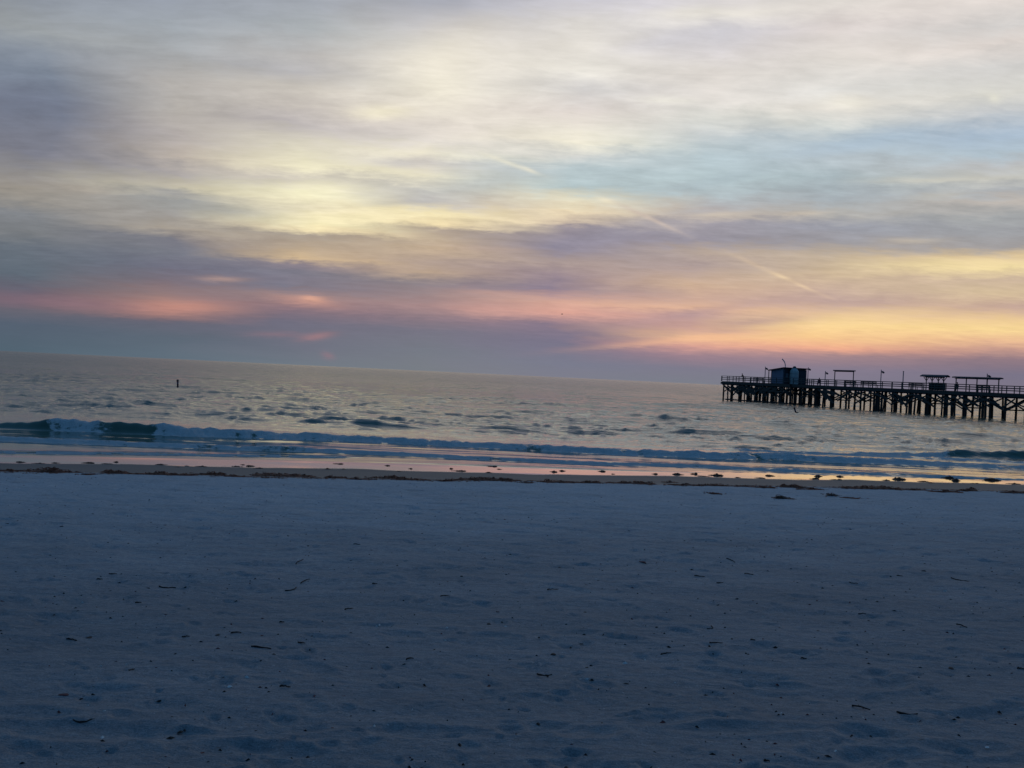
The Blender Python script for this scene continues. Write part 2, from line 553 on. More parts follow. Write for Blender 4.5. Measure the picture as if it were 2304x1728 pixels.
def build_sand():
    th = angles(820, 40, 60)
    r = np.concatenate([[0.0, 0.6], np.geomspace(1.4, 46, 760), np.geomspace(50, 900, 18)])
    RR, TT = np.meshgrid(r, th, indexing='ij')
    X, Y = RR * np.sin(TT), RR * np.cos(TT)
    Z = beach_z(X, Y)
    rng = random.Random(11)
    prints = []
    # shallow hollows seen in the photograph (photo x, y, length m, width m, depth m)
    for px, py, a, b, d in [(185, 1645, .34, .14, .030), (1240, 1640, .13, .10, .022), (1325, 1648, .16, .09, .022),
                            (945, 1648, .34, .10, .020), (55, 1605, .22, .10, .02), (520, 1685, .16, .09, .02),
                            (625, 1688, .20, .08, .022), (1870, 1700, .16, .09, .022), (1985, 1700, .25, .09, .02),
                            (2180, 1685, .22, .10, .022), (1670, 1520, .30, .10, .02), (1730, 1545, .20, .10, .02),
                            (590, 1530, .12, .07, .015), (240, 1553, .14, .08, .018), (1300, 1425, .20, .10, .015),
                            (1960, 1650, .16, .09, .022), (2200, 1612, .3, .08, .018), (1510, 1620, .2, .08, .016),
                            (370, 1590, .18, .09, .018), (1680, 1640, .34, .09, .018), (2050, 1480, .3, .1, .016)]:
        g = ground(px, py)
        prints.append((g.x, g.y, a, b, d * .8, rng.uniform(-.4, .4)))
    for _ in range(430):
        y = rng.uniform(2.5, 24)
        x = rng.uniform(-.62, .62) * (y + 2)
        a = rng.uniform(.09, .20)
        prints.append((x, y, a, a * rng.uniform(.4, .7), rng.uniform(.007, .020), rng.uniform(-1.2, 1.2)))
    for _ in range(1300):
        y = 2.5 + 16 * rng.random() ** 1.5
        x = rng.uniform(-.6, .6) * (y + 2)
        a = rng.uniform(.03, .09)
        prints.append((x, y, a, a * rng.uniform(.5, .9), rng.uniform(.007, .017), rng.uniform(-1.5, 1.5)))
    # a few walked lines of prints
    for (x0, y0, hd, n) in [(-7, 8, 1.2, 22), (3, 6.2, 1.45, 16), (-3, 17, 1.5, 34), (9, 12, -1.1, 22), (-12, 21, 1.6, 40)]:
        x, y = x0, y0
        for i in range(n):
            hd += rng.uniform(-.08, .08)
            x += math.sin(hd) * .62
            y += math.cos(hd) * .62
            sx = (1 if i % 2 else -1) * .09
            prints.append((x + math.cos(hd) * sx, y - math.sin(hd) * sx, .13, .055, .020, math.pi / 2 - hd))
    for (x, y, a, b, d, ang) in prints:
        if 27 < y - .268 * x:
            continue
        rr0 = math.hypot(x, y)
        i0, i1 = np.searchsorted(r, (rr0 - a * 3.2, rr0 + a * 3.2))
        if i1 - i0 < 2:
            continue
        sl = slice(i0, i1)
        Xs, Ys2 = X[sl], Y[sl]
        m = (np.abs(Xs - x) < a * 2.2) & (np.abs(Ys2 - y) < a * 2.2)
        if not m.any():
            continue
        ux, uy = Xs[m] - x, Ys2[m] - y
        p = (ux * math.cos(ang) + uy * math.sin(ang)) / a
        q = (-ux * math.sin(ang) + uy * math.cos(ang)) / b
        rr = np.sqrt(p * p + q * q)
        Z[sl][m] += -d * np.exp(-(rr ** 3)) + d * .45 * np.exp(-((rr - 1.35) / .32) ** 2)
    S = Y - 0.268 * X + 0.25 * pn(X / 6.0, Y / 9.0, 3)
    me = grid_mesh("sand", X, Y, Z, {'shore': S})
    o = link("sand", me, sand_material())
    tag(o, kind='structure')


build_sand()


# ------------------------------------------------------------------ sea
def kx(px, y):
    return (px - 1152) / FPX * y


SWELL = [  # photo x of centre, half length px, base distance m, height m
    (705, 85, 61, .27), (945, 70, 62, .20), (1165, 70, 57.5, .40), (1345, 85, 59, .30), (1470, 95, 53.6, .30),
    (1670, 105, 51.5, .28), (2062, 60, 90, .42), (2215, 90, 76, .36), (460, 120, 57, .16), (300, 90, 66, .14),
    (860, 60, 73, .2), (1560, 70, 84, .2), (600, 100, 75, .16), (1820, 80, 68, .2), (150, 100, 60, .15),
    (1990, 90, 62, .2), (1250, 60, 74, .2), (1050, 60, 85, .2), (1440, 70, 102, .25), (400, 80, 96, .22)]


def build_sea():
    th = angles(880, 36, 80)
    r = np.concatenate([[0.0, 18.0], np.linspace(27, 31, 24)[:-1], np.geomspace(31, 48, 235)[:-1], np.geomspace(48, 450, 420)[:-1],
                        np.geomspace(450, 30000, 50)])
    RR, TT = np.meshgrid(r, th, indexing='ij')
    X, Y = RR * np.sin(TT), RR * np.cos(TT)
    Ys = np.where(Y > 5, Y, 5)
    PX = 1152 + FPX * X / Ys
    PXn = PX + 16 * pn(X * 1.1, Y * 1.3, 71) + 9 * pn(X * 3.7, Y * 4, 72)
    # open-water chop
    off = ss(44, 60, Y)
    near = ss(33, 40, Y) * (1 - off)
    step = np.maximum(np.gradient(RR, axis=0), 1e-3)

    def oc(Ly, asp, amp, seed, ridge=False, tilt=0.05):
        f = np.clip(1.6 - step / Ly * 3.2, 0, 1)
        xx = X / (Ly * asp)
        yy = (Y - tilt * X) / Ly
        v = pn(xx, yy, seed)
        if ridge:
            v = (1 - np.abs(v) * 2) * 0.5
            v = v * np.abs(v) * 2
        return v * amp * f
    def dash(Ly, asp, amp, seed):
        f = np.clip(1.6 - step / Ly * 2.6, 0, 1)
        v = pn(X / (Ly * asp), (Y - .05 * X) / Ly, seed)
        m_ = ss(-.35, .3, pn(X / (Ly * asp * 1.6), Y / (Ly * 2.5), seed + 3))
        return np.maximum(0, 1 - np.abs(v) * 3.2) ** 1.3 * m_ * amp * f
    H = off * (oc(14., 2.4, .20, 8) + oc(8.0, 2.6, .15, 1) + oc(3.6, 2.4, .12, 2) + oc(1.9, 2.2, .075, 3) + oc(1.0, 2.0, .045, 4) + oc(.55, 1.8, .022, 5)
               + dash(8.5, 3.2, .09, 93) + dash(5.0, 3.0, .11, 81) + dash(3.0, 2.6, .13, 84) + dash(1.8, 2.0, .14, 87) + dash(1.1, 1.9, .10, 90) + dash(.7, 1.9, .055, 96))
    H += near * (oc(2.2, 3.5, .030, 6) + oc(.9, 3.0, .014, 7))
    foam = np.zeros_like(H)
    t1 = pn(X / .55, Y / .45, 21)
    t2 = pn(X / .22, Y / .2, 22)
    wob = pn(X / 3.2, np.zeros_like(X), 31) * .45 + pn(X / 1.1, np.zeros_like(X), 32) * .16

    def wave(xp, yb, amp, wf, lb, wobk=1.0, fa=None, fe=None, rough=0.0, crestvar=.18, ampk=1.0):
        nonlocal H, foam
        base = np.interp(PX, xp, yb) + wob * wobk
        A = np.interp(PX, xp, amp) * ampk * (1 + crestvar * pn(X / 1.4, np.zeros_like(X), 41) + crestvar * .6 * pn(X / .5, np.zeros_like(X), 42))
        u = Y - base
        prof = np.where(u < wf, ss(0, 1, u / wf), np.exp(-np.maximum(u - wf, 0) / lb))
        prof = np.where(u < 0, 0, prof)
        ok = (Y > 20)
        H += np.where(ok, A * prof, 0)
        if fa is not None:
            F = np.interp(PXn, xp, fa)
            band = ss(-.25, .0, u + t1 * .12) * (1 - ss(wf + fe * .6, wf + fe, u + t1 * .5))
            gap = pn(X / 2.4, Y / 1.2, 23)
            f = np.clip(band * F * (1.02 + t1 * .45 + gap * .45 + t2 * .2), 0, 1)
            foam = np.where(ok, np.maximum(foam, f), foam)
            H += np.where(ok, band * F * rough * (t1 * .7 + t2 * .5), 0)
    # main breaker
    wave([0 - 900, 0, 60, 105, 135, 205, 250, 320, 360, 420, 800, 1200, 1500, 1800, 2304, 3200],
         [41.0, 41.8, 42.0, 42.0, 42.1, 42.2, 42.2, 42.3, 42.3, 42.4, 44.3, 43.8, 43.9, 45.1, 46.1, 48],
         [.2, .26, .40, .58, .58, .52, .56, .60, .58, .46, .27, .30, .30, .33, .18, .15],
         .75, 2.6, .6, [0, 0, 0, .0, .95, .8, .35, .0, .95, .9, .8, .85, .8, .85, .7, .7], .75, .09, .24, np.interp(PX, [0, 400, 800], [.80, .75, .62]))
    # lower foam roll
    wave([-900, 0, 400, 560, 590, 690, 720, 1200, 1500, 1800, 2304, 3200],
         [35, 36.2, 36.9, 37.2, 37.3, 37.6, 37.7, 37.9, 38.8, 38.9, 39.8, 42],
         [.16, .17, .17, .17, .2, .2, .15, .12, .11, .10, .09, .08],
         .45, 1.2, .35, [.9, .9, .85, .8, .5, .45, .85, .8, .85, .8, .7, .7], .3, .04, .2, .75)
    # last thin swash line
    wave([-900, 0, 400, 760, 830, 3200], [31.2, 31.9, 33.9, 35.7, 36.2, 46], [.05, .055, .05, .05, 0, 0],
         .2, .5, .25, [.7, .8, .8, .7, 0, 0], .12, .008)
    wave([-900, 800, 1100, 1600, 2304, 3200], [30, 34.6, 35.4, 36.4, 37.6, 40], [0, 0, .028, .03, .03, .03], .18, .4, .25,
         [0, 0, .25, .2, .2, .2], .08, .004)
    # second break at the right, dark face with foam before it
    wave([1500, 1880, 1980, 2120, 2170, 2304, 2700, 3200], [50, 50.5, 51, 51.6, 52, 52.4, 53, 54], [0, 0, .16, .24, .40, .44, .4, .2],
         .8, 2.2, .4, [0, 0, .8, .9, .1, .0, .4, .8], .8, .05)
    wave([1150, 1300, 1500, 1800, 2100, 2304, 3000], [48.0, 48.2, 48.4, 49, 49.5, 49.5, 51], [0, .05, .07, .10, .08, .06, .05],
         .5, 1.2, .4, [0, .15, .3, .75, .6, .5, .4], .5, .02)
    # green swells that have not broken
    rs = random.Random(77)
    more = [(rs.uniform(-50, 2400), rs.uniform(55, 130), 54 + 90 * rs.random() ** 1.2, rs.uniform(.03, .07)) for _ in range(60)]
    for (cx, hl, d, a) in [(q0, q1 * 1.7, q2, q3 * .62) for q0, q1, q2, q3 in SWELL] + more:
        x0 = kx(cx, d)
        hw = hl / FPX * d
        g = np.exp(-((X - x0) / hw) ** 2 * 1.6) * (1 + .35 * pn(X / 1.7, Y / 5 + cx, 52))
        u = Y - (d + .35 * pn(X / 2.5, np.zeros_like(X) + cx, 51) + .05 * (X - x0))
        wf = .8 + a * 2.0
        prof = np.where(u < wf, ss(0, 1, u / wf), np.exp(-np.maximum(u - wf, 0) / (2.0 + 2 * a)))
        H += np.where((u > 0) & (Y > 20), a * .95 * g * prof, 0)
    # foam scraps left on the flat water between the rolls
    lace = pn(X / 1.3, Y / .35, 61) + .6 * pn(X / .4, Y / .16, 62)
    flat = ss(38, 39, Y) * (1 - ss(42.5, 44, Y))
    foam = np.maximum(foam, flat * ss(.5, .8, lace) * .15)
    S = Y - 0.268 * X
    shore_fade = ss(32.8, 35.4, S)
    Z = H * shore_fade - .02 * (1 - ss(31.5, 34.2, S)) - 1.5 * (1 - ss(10, 27, S))
    me = grid_mesh("sea", X, Y, Z, {'foam': foam})
    m, t, p = mat("sea_water")
    k = NT(t)
    geo = k.n('ShaderNodeNewGeometry')
    pos = geo.outputs['Position']
    sepn = k.n('ShaderNodeSeparateXYZ')
    k.l(pos, sepn.inputs[0])
    at = k.n('ShaderNodeAttribute', attribute_name='foam')
    fn = k.noise(pos, 7.0, 5, 0.7)
    f = k.m('ADD', at.outputs['Fac'], k.m('MULTIPLY', k.m('SUBTRACT', fn, 0.5), 0.9))
    f = k.mr(f, 0.38, 0.62, 0, 1, 'SMOOTHSTEP')
    f = k.m('MULTIPLY', f, k.mr(at.outputs['Fac'], 0.02, 0.12))
    p.inputs['Base Color'].default_value = (0.065, 0.120, 0.085, 1)
    k.l(k.mr(sepn.outputs[1], 50, 320, 0.06, 0.20), p.inputs['Roughness'])
    p.inputs['IOR'].default_value = 1.333
    deep = k.mr(sepn.outputs[1], 44, 62, 0.06, 1.0)
    n1 = k.noise(pos, 1.0, 5, 0.62, (0.55, 1.3, 1))
    n2 = k.noise(pos, 4.0, 4, 0.6, (0.6, 1.3, 1))
    n3 = k.noise(pos, 0.22, 4, 0.6, (0.5, 1.4, 1))
    far = k.mr(sepn.outputs[1], 150, 420, 0.0, 1.0)
    h = k.m('ADD', k.m('MULTIPLY', n1, k.m('MULTIPLY', deep, k.mr(sepn.outputs[1], 60, 160, .14, .34))), k.m('MULTIPLY', n2, k.m('MULTIPLY', deep, 0.03)))
    h = k.m('ADD', h, k.m('MULTIPLY', n3, k.m('MULTIPLY', far, 1.6)))
    b = k.bump(h, 0.9, 1.0)
    k.l(b, p.inputs['Normal'])
    fo = k.n('ShaderNodeBsdfDiffuse')
    fo.inputs[0].default_value = (0.86, 0.83, 0.79, 1)
    fb = k.bump(k.noise(pos, 6, 6, 0.75), 0.9, 0.22)
    k.l(fb, fo.inputs['Normal'])
    mx = k.n('ShaderNodeMixShader')
    k.l(f, mx.inputs[0])
    k.l(p.outputs[0], mx.inputs[1])
    k.l(fo.outputs[0], mx.inputs[2])
    k.l(mx.outputs[0], t.nodes['Material Output'].inputs[0])
    o = link("sea", me, m)
    tag(o, kind='structure')


build_sea()


# ------------------------------------------------------------------ small materials
def simple(name, col, rough=0.8, var=0.25, scale=6.0, bump=0.2, sc3=(1, 1, 1), spec=0.3, metallic=0.0):
    m, t, p = mat(name)
    k = NT(t)
    tcn = k.n('ShaderNodeTexCoord')
    n = k.noise(tcn.outputs['Object'], scale, 5, 0.6, sc3)
    lo = tuple(v * (1 - var) for v in col)
    hi = tuple(min(1, v * (1 + var)) for v in col)
    k.l(k.mix(k.mr(n, 0.3, 0.7), lo, hi), p.inputs['Base Color'])
    p.inputs['Roughness'].default_value = rough
    p.inputs['Specular IOR Level'].default_value = spec
    p.inputs['Metallic'].default_value = metallic
    if bump:
        k.l(k.bump(n, bump, 0.01), p.inputs['Normal'])
    return m


M = {}
M['pile'] = simple('pile_wood', (0.060, 0.052, 0.045), 0.85, .35, 3)
M['wood'] = simple('pier_wood', (0.085, 0.078, 0.070), 0.85, .3, 4)
M['deck'] = simple('deck_wood', (0.075, 0.066, 0.058), 0.9, .3, 4)
M['rail'] = simple('rail_wood', (0.110, 0.105, 0.100), 0.8, .3, 4)
M['wall_blue'] = simple('shack_blue_wall', (0.27, 0.30, 0.39), 0.7, .12, 2)
M['wall_dark'] = simple('shack_dark_wall', (0.045, 0.055, 0.07), 0.8, .2, 2)
M['roof'] = simple('shack_roof', (0.06, 0.06, 0.065), 0.8, .2, 2)
M['grey'] = simple('grey_paint', (0.46, 0.50, 0.48), 0.6, .12, 2)
M['metal'] = simple('galvanised_metal', (0.22, 0.23, 0.26), 0.5, .1, 4, 0.05)
M['darkmetal'] = simple('dark_metal', (0.05, 0.05, 0.06), 0.5, .1, 4, 0.05)
M['canopy'] = simple('canopy_roofing', (0.09, 0.085, 0.09), 0.7, .2, 4)
M['weed'] = simple('seaweed', (0.290, 0.090, 0.045), 0.75, .6, 9, .3)
M['weed_wet'] = simple('wet_seaweed', (0.120, 0.048, 0.028), 0.6, .5, 9, .3)
M['stick'] = simple('dark_driftwood', (0.030, 0.022, 0.018), 0.8, .6, 20)
M['red'] = simple('reddish_scrap', (0.16, 0.05, 0.045), 0.8, .4, 20)
M['shell'] = simple('white_shell', (0.75, 0.74, 0.70), 0.5, .08, 20)
M['buoy'] = simple('faded_red_paint', (0.22, 0.075, 0.085), 0.6, .2, 8)
M['buoy_dark'] = simple('dark_rubber', (0.02, 0.022, 0.028), 0.6, .2, 8)
M['buoy_white'] = simple('worn_white_paint', (0.45, 0.42, 0.44), 0.6, .1, 8)
M['glass'] = simple('window_glass', (0.03, 0.04, 0.05), 0.08, .05, 2, 0, spec=0.6)
M['skin'] = simple('skin', (0.35, 0.19, 0.13), 0.6, .08, 10, 0)
M['cloth_brown'] = simple('brown_jacket', (0.12, 0.05, 0.035), 0.9, .2, 20)
M['cloth_red'] = simple('red_jacket', (0.28, 0.03, 0.06), 0.9, .2, 20)
M['cloth_dark'] = simple('dark_trousers', (0.03, 0.03, 0.045), 0.9, .2, 20)
M['bird'] = simple('gull_feathers', (0.10, 0.10, 0.11), 0.8, .2, 20, 0)


def bm_mesh(name, fn, mats, smooth=False):
    bm = bmesh.new()
    fn(bm)
    me = bpy.data.meshes.new(name)
    bm.to_mesh(me)
    bm.free()
    for m_ in mats:
        me.materials.append(m_)
    if smooth:
        for p in me.polygons:
            p.use_smooth = True
    return me


_boxes, _cyls = {}, {}


def box_me(m_):
    if m_.name not in _boxes:
        def f(bm):
            bmesh.ops.create_cube(bm, size=1.0)
            bmesh.ops.bevel(bm, geom=bm.edges[:], offset=0.03, segments=1, affect='EDGES')
        _boxes[m_.name] = bm_mesh('beam', f, [m_])
    return _boxes[m_.name]


def cyl_me(m_, seg=8):
    if m_.name not in _cyls:
        def f(bm):
            bmesh.ops.create_cone(bm, cap_ends=True, segments=seg, radius1=.5, radius2=.43, depth=1.0)
        _cyls[m_.name] = bm_mesh('pole', f, [m_], False)
    return _cyls[m_.name]


def beam(name, a, b, w, h, m_, parent, up=Vector((0, 0, 1))):
    """a squared timber from a to b (parent's space), w across, h deep"""
    a, b = Vector(a), Vector(b)
    d = b - a
    ln = d.length
    xax = d.normalized()
    yax = up.cross(xax)
    if yax.length < 1e-4:
        yax = Vector((0, 1, 0))
    yax.normalize()
    zax = xax.cross(yax)
    o = link(name, box_me(m_), None, parent)
    rotm = Matrix((xax, yax, zax)).transposed().to_4x4()
    o.matrix_local = Matrix.Translation((a + b) / 2) @ rotm @ Matrix.Diagonal((ln, w, h, 1))
    return o


def pole(name, a, b, dia, m_, parent):
    a, b = Vector(a), Vector(b)
    d = b - a
    o = link(name, cyl_me(m_), None, parent)
    q = Vector((0, 0, 1)).rotation_difference(d.normalized())
    o.matrix_local = Matrix.Translation((a + b) / 2) @ q.to_matrix().to_4x4() @ Matrix.Diagonal((dia, dia, d.length, 1))
    return o


def empty(name, loc, rz=0.0, quat=None):
    o = bpy.data.objects.new(name, None)
    COL.objects.link(o)
    o.empty_display_size = 0.3
    o.location = loc
    if quat is not None:
        o.rotation_mode = 'QUATERNION'
        o.rotation_quaternion = quat
    else:
        o.rotation_euler = (0, 0, rz)
    return o


# ------------------------------------------------------------------ pier frame of reference
P0 = Vector((43.4, 209.0, 0))
P1 = Vector((74.05, 147.5, 0))
E = (P1 - P0).normalized()
NF = Vector((-E.y, E.x, 0))          # towards the far (right) side
PRZ = math.atan2(E.y, E.x)           # local x runs shorewards along the pier


def t_of(px, w, py=862):
    d = ray(px, py)
    kk = d.x / d.y
    return (kk * (P0.y + NF.y * w) - P0.x - NF.x * w) / (E.x - kk * E.y)


def w_of(px, t, py=862):
    d = ray(px, py)
    kk = d.x / d.y
    return (kk * (P0.y + E.y * t) - P0.x - E.x * t) / (NF.x - kk * NF.y)


def PW(t, w, z):
    return P0 + E * t + NF * w + Vector((0, 0, z))


DZ = 3.95
T_PLAT = t_of(1778, -0.4)
W_PLAT = w_of(1848, T_PLAT)
W0, W1 = 0.0, 4.6
T_END = 98.0
pr = random.Random(3)


def lw(w):     # the local y axis of the rotated frame points along +NF
    return w


def build_pier():
    root = empty('pier', P0, PRZ)
    tag(root, 'long dark timber pier on braced wooden piles reaching out from the right', 'pier')
    V = Vector
    # --- deck slabs, fascia and stringers
    beam('deck', (-.6, (W_PLAT - .4) / 2, DZ - .06), (T_PLAT, (W_PLAT - .4) / 2, DZ - .06), W_PLAT + .4, .12, M['deck'], root)
    beam('deck', (T_PLAT + .002, (W0 + W1) / 2, DZ - .063), (T_END, (W0 + W1) / 2, DZ - .063), W1 - W0, .12, M['deck'], root)
    for w in (-.42, 1.8, 4.2, W_PLAT - .2):
        beam('stringer', (-.65, w, DZ - .345), (T_PLAT, w, DZ - .345), .16, .44, M['wood'], root)
    for w in (-.06, W1 / 2, W1 + .06):
        for k in range(4):
            a = T_PLAT + (T_END - T_PLAT) * k / 4
            b = T_PLAT + (T_END - T_PLAT) * (k + 1) / 4
            beam('stringer', (a + .01, w, DZ - .345), (b - .01, w, DZ - .345), .16, .44, M['wood'], root)

    def jit(s):
        return pr.uniform(-s, s)

    def pile(t, w, lean=0.05, k=1.0):
        pole('pile', (t + jit(lean), w + jit(lean), -1.2), (t + jit(.03), w, DZ - .32), pr.uniform(.29, .40) * k, M['pile'], root)

    # --- end platform: closely set rows
    nb = 9
    step = (T_PLAT - .2) / (nb - 1)
    ws = [-.3, 2.0, 4.3, W_PLAT - .3]
    for i in range(nb):
        t = .2 + i * step
        for w in ws:
            pile(t, w)
        beam('cap_beam', (t, -.7, DZ - .60), (t, W_PLAT + .2, DZ - .60), .24, .26, M['wood'], root)
        beam('cross_brace', (t + .16, ws[0], DZ - .85), (t + .16, ws[1], 1.7), .09, .20, M['wood'], root)
        beam('cross_brace', (t - .16, ws[0], 1.7), (t - .16, ws[1], DZ - .85), .09, .20, M['wood'], root)
        beam('cross_brace', (t + .16, ws[2], DZ - .85), (t + .16, ws[3], 1.7), .09, .20, M['wood'], root)
        beam('cross_brace', (t - .16, ws[2], 1.7), (t - .16, ws[3], DZ - .85), .09, .20, M['wood'], root)
        if i < nb - 1:
            pile(t + step * .5, ws[i % 3], .25, .8)
            pile(t + step * .45, ws[3], .25, .8)
            beam('cross_brace', (t, ws[3], DZ - .9), (t + step, ws[3], 1.6), .09, .20, M['wood'], root)
            beam('cross_brace', (t, ws[0] - .2, DZ - .8), (t + step, ws[0] - .2, 1.8), .09, .20, M['wood'], root)
            if i % 3:
                beam('cross_brace', (t, ws[0] - .29, 1.8), (t + step, ws[0] - .29, DZ - .8), .09, .20, M['wood'], root)
    for t in (T_PLAT - .25, T_PLAT - .1):
        for w in (1.0, 3.2, W_PLAT - 1.2, W_PLAT - .7, W_PLAT - .2):
            pile(t, w)
    beam('waler', (1.2, -.55, .30), (T_PLAT + .1, -.55, .30), .2, .26, M['pile'], root)
    beam('waler', (T_PLAT + .12, -.55, .30), (T_PLAT + .12, W_PLAT, .30), .2, .26, M['pile'], root)
    beam('waler', (4, -.52, 2.45), (T_PLAT + .1, -.52, 2.45), .12, .22, M['wood'], root)

    # --- walkway bents
    t = T_PLAT + 2.6
    k = 0
    while t < T_END - .5:
        dense = 40 < t < 62
        ww = [W0 + .15, (W0 + W1) / 2 + jit(.3), W1 - .15]
        for w in ww:
            pile(t, w, .10)
        if dense or k % 3 == 2:
            pile(t + .45, W0 + .12, .08)
        if dense and k % 2:
            pile(t + .5, W1 - .2, .1)
            pile(t + 1.2, W0 + .2, .2)
            pile(t - .45, W0 + .1, .1)
        beam('cap_beam', (t, W0 - .35, DZ - .60), (t, W1 + .35, DZ - .60), .26, .26, M['wood'], root)
        zb = pr.uniform(1.3, 1.9)
        beam('cross_brace', (t + .19, ww[0], DZ - .85), (t + .19, ww[2], zb), .09, .20, M['wood'], root)
        beam('cross_brace', (t - .19, ww[0], zb), (t - .19, ww[2], DZ - .85), .09, .20, M['wood'], root)
        if k % 2 == 0:
            beam('girt', (t + .29, ww[0] - .2, zb + .1), (t + .29, ww[2] + .2, zb + .1), .09, .18, M['wood'], root)
        nx = t + pr.uniform(3.3, 3.9)
        if k % 3 != 1 and nx < T_END - .5:
            beam('cross_brace', (t, W0 - .08, DZ - .9), (nx, W0 - .08, 1.3 if k % 2 else 1.9), .09, .18, M['wood'], root)
        if k % 4 != 3:
            pile((t + nx) / 2, W0 + .3 if k % 2 else W1 - .3, .3, .8)
        if nx < T_END - .5:
            beam('cross_brace', (t, W1 + .08, 1.4 if k % 2 else DZ - .9), (nx, W1 + .08, DZ - .9 if k % 2 else 1.4), .09, .18, M['wood'], root)
        if k % 3 == 0 and nx < T_END - .5:
            beam('cross_brace', (t, W0 - .18, 1.2), (nx, W0 - .18, DZ - .9), .09, .18, M['wood'], root)
        t = nx
        k += 1

    for _ in range(72):
        t = pr.uniform(1, T_PLAT - 5) if _ < 22 else pr.uniform(T_PLAT + 3, T_END - 6)
        d_ = pr.uniform(2.0, 4.2)
        za, zb = (DZ - .8, pr.uniform(.8, 2.4)) if pr.random() < .5 else (pr.uniform(.8, 2.4), DZ - .8)
        w_ = (-.45 if _ < 22 else W0 - .26) - pr.uniform(0, .1)
        beam('cross_brace', (t, w_, za), (t + d_, w_, zb), .10, pr.uniform(.18, .28), M['wood'], root)
    # --- railings
    def rail_run(t0, w0, t1, w1, sp=2.15):
        a, b = V((t0, w0, 0)), V((t1, w1, 0))
        ln = (b - a).length
        n = max(1, round(ln / sp))
        for i in range(n + 1):
            q = a.lerp(b, i / n)
            beam('railing_post', (q.x, q.y, DZ + .002), (q.x, q.y, DZ + 1.04), .11, .11, M['rail'], root)
        m_ = max(1, round(ln / 16))
        for i in range(m_):
            q0, q1 = a.lerp(b, i / m_), a.lerp(b, (i + 1) / m_)
            for z, h, wd in ((1.085, .07, .20), (.74, .11, .05), (.40, .11, .05)):
                beam('rail', (q0.x, q0.y, DZ + z), (q1.x, q1.y, DZ + z), wd, h, M['rail'], root)
    rail_run(-.5, -.42, T_PLAT - .1, -.42, 1.9)
    rail_run(-.5, W_PLAT - .1, T_PLAT - .1, W_PLAT - .1, 1.9)
    rail_run(-.52, -.3, -.52, W_PLAT - .2, 1.9)
    rail_run(T_PLAT - .05, W1 + .3, T_PLAT - .05, W_PLAT - .2, 1.9)
    rail_run(T_PLAT + .3, W0 + .05, T_END, W0 + .05)
    rail_run(T_PLAT + .3, W1 - .05, T_END, W1 - .05)
    return root


build_pier()


# ------------------------------------------------------------------ things on the pier
def at_pier(name, t, w, z, label, cat, group=None, rz=0.0):
    o = empty(name, PW(t, w, z), PRZ + rz)
    tag(o, label, cat, group)
    return o


